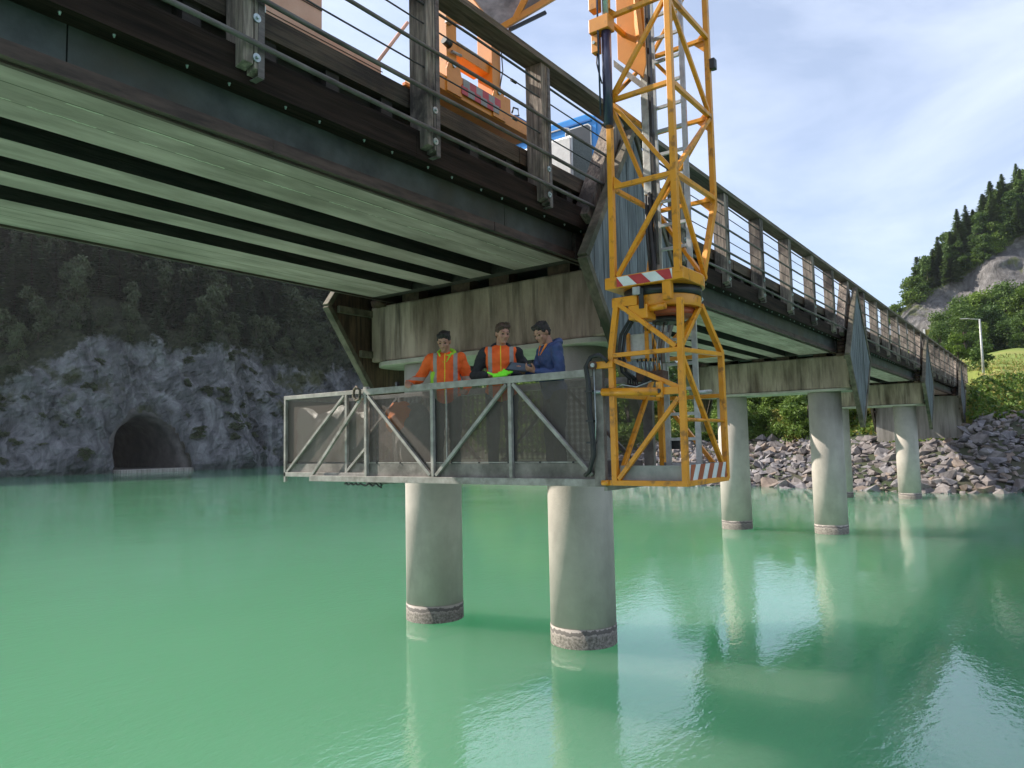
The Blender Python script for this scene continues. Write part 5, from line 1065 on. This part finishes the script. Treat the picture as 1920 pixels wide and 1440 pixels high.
    cap_(Hm, h((0.050, -0.046, 0.090)), h((0.050, 0.046, 0.090)), 0.030, 0.030)
    for sgn in (-1, 1): ell(Hm, h((0.004, sgn*0.068, 0.040)), (0.046, 0.015, 0.034), HR, 10); ell(Hm, h((-0.030, sgn*0.066, 0.0)), (0.024, 0.014, 0.042), HR, 10)
    for k in range(30):
        a = k*2.4; zz = 0.065+0.055*((k*0.618) % 1); rr = 0.05+0.03*((k*0.37) % 1); ell(Hm, h((-0.014+rr*math.cos(a), rr*0.8*math.sin(a), zz+0.012*(hair > 1))), (0.026, 0.022, 0.018), HR, 6)
    remeshed(Hm, 'hair', hmt, t, 0.007, 1)
    remeshed(Lg, 'trousers', legs_mt, t, 0.014, 4)
    Sh = MB()
    for sgn in (-1, 1): y = sgn*0.11; cap_(Sh, (-0.03, y, 0.052), (feet-0.0, y*1.3, 0.036), 0.054, 0.044); cap_(Sh, (-0.02, y, 0.06), (-0.012, y, 0.13), 0.056, 0.060)
    remeshed(Sh, 'boots', 'cloth_black', t, 0.012, 2)
    for (nm, mt, kind) in top:
        G = MB()
        if kind == 'jacket': G.v, G.f, G.mi, G.sm = list(T_.v), list(T_.f), list(T_.mi), list(T_.sm); G.add([v for v in S_.v], [f for f in S_.f], True)
        elif kind == 'vest':
            for v in T_.v: G.v.append((v[0]*1.10+0.002, v[1]*1.02, v[2]*1.0+0.004))
            G.f, G.mi, G.sm = list(T_.f), list(T_.mi), list(T_.sm)
        elif kind == 'hood':
            for k in range(13):
                a = 2*math.pi*k/13; b = 2*math.pi*(k+1)/13; f = lambda q: (tx(1.5)-0.012+0.098*math.cos(q)-0.012, 0.098*math.sin(q), 1.515-0.050*max(0, math.cos(q))+0.03*max(0, -math.cos(q)))
                ra = lambda q: 0.024+0.030*max(0, -math.cos(q)); cap_(G, f(a), f(b), ra(a), ra(b), 8)
        elif kind == 'lapel':
            for sgn in (-1, 1): cap_(G, (tx(1.5)+0.070, sgn*0.075, 1.50), (tx(1.4)+0.133, sgn*0.018, 1.385), 0.016, 0.008, 8)
        elif kind == 'flank':
            for sgn in (-1,): cap_(G, (tx(1.3)+0.045, sgn*0.150, 1.25), (0.055, sgn*0.148, 1.00), 0.040, 0.044)
        remeshed(G, nm, mt, t, 0.009 if kind in ('hood', 'lapel') else 0.011, 3 if kind != 'hood' else 2)
    return t
FZ = 2.602
person((6.99, 6.17, FZ), 214, 'person in orange safety jacket with lime hood looking down, hand on the platform rail', 1.025, -6, 26,
       [(-1, (-0.05, -0.345, 1.20), (0.13, -0.45, 1.155), (0.9, 0.15, -0.25), (0, 0, -1), 0.55, 1), (1, (-0.04, 0.275, 1.17), (0.14, 0.25, 1.02), (0.9, -0.1, 0.1), (0, 0, -1), 0.6, -1)],
       [('jacket', 'hivis_jacket', 'jacket'), ('hood', 'lime', 'hood'), ('lapel', 'lime', 'lapel'), ('side_panel', 'lime', 'flank')], 1, 'cloth_navy')
person((7.03, 5.33, FZ), 216, 'person in orange safety vest over dark sweater, arms crossed on the rail, glancing sideways', 1.02, 26, 12,
       [(-1, (0.03, -0.31, 1.185), (0.245, -0.14, 1.165), (0.5, 0.85, 0.05), (0.2, 0, -1), 0.35, -1), (1, (0.02, 0.30, 1.18), (0.25, 0.10, 1.175), (0.35, -0.9, 0.0), (0.2, 0, -1), 0.5, 1)],
       [('sweater', 'cloth_black', 'jacket'), ('safety_vest', 'hivis_vest', 'vest'), ('collar', 'cloth_black', 'hood')], 2, 'cloth_navy', lean=0.05, hmt='hair_brown')
person((7.07, 4.60, FZ), 150, 'person in blue jacket with orange lined hood reading a black tablet', 1.0, 14, 30,
       [(-1, (0.10, -0.27, 1.16), (0.33, -0.10, 1.20), (0.8, 0.5, 0.1), (0, 0.3, 1), 0.7, 1), (1, (0.06, 0.27, 1.14), (0.30, 0.14, 1.19), (0.85, -0.25, 0.25), (0, -0.6, 1), 0.8, -1)],
       [('jacket', 'jacket_blue', 'jacket'), ('hood', 'jacket_blue', 'hood'), ('hood_lining', 'hood_orange', 'lapel')], 1, 'cloth_navy', lean=0.07)
# tablet held by the third person
tb_ = thing('tablet_computer', (6.72, 4.84, 3.85), 'black tablet computer held open by the person in blue above the rail', 'tablet')
tm = MB(); tm.box(6.72-0.095, 6.72+0.095, 4.84-0.135, 4.84+0.135, 3.845, 3.857); ts = tm.build('case', 'black', tb_, bevel=0.004)
sm_ = MB(); sm_.box(6.72-0.08, 6.72+0.08, 4.84-0.115, 4.84+0.115, 3.858, 3.8595); sm_.build('screen', 'glass_dark', tb_)
tb_.rotation_euler = (R(10), R(-32), R(14)); 
gl = thing('work_gloves', (6.61, 5.02, 3.745), 'pair of bright green work gloves lying on the platform rail', 'gloves')
g = MB()
def gg(a, b, r): cap_(g, (6.61+a[0], 5.02+a[1], 3.765+a[2]), (6.61+b[0], 5.02+b[1], 3.765+b[2]), r, r*0.85, 8)
gg((0, 0.08, 0.0), (0, -0.07, 0.005), 0.030)
for k in range(4): gg((-0.02+0.014*k, 0.06, 0.005), (-0.025+0.016*k, 0.165-0.01*k, 0.045-0.012*k), 0.012)
gg((0.01, -0.05, 0.01), (0.03, -0.13, 0.035), 0.022); gg((-0.01, -0.02, 0.02), (-0.015, -0.06, 0.06), 0.014); gg((0.0, 0.02, 0.02), (0.0, -0.08, 0.035), 0.024)
me = bpy.data.meshes.new('glove'); me.from_pydata([(v[0]-6.61, v[1]-5.02, v[2]-3.745) for v in g.v], [], g.f); me.materials.append(MATS['lime_bright']); o = mobj('glove', me, gl); r_ = o.modifiers.new('remesh', 'REMESH'); r_.mode = 'VOXEL'; r_.voxel_size = 0.006; r_.use_smooth_shade = True

# ================================================================== AIR
hm = bpy.data.materials.new('haze'); hm.use_nodes = True; nt = hm.node_tree; nt.nodes.clear()
ho = N(nt, 'ShaderNodeOutputMaterial'); hv = N(nt, 'ShaderNodeVolumePrincipled', Density=0.00012, Anisotropy=0.5); hv.inputs['Color'].default_value = (0.90, 0.94, 1.0, 1)
nt.links.new(hv.outputs[0], ho.inputs['Volume']); MATS['haze'] = hm
tag(MB().box(-2600, 2600, -2600, 2600, -8, 186).build('haze', 'haze'), 'thin pale blue haze in the air of the valley', 'haze', kind='stuff')
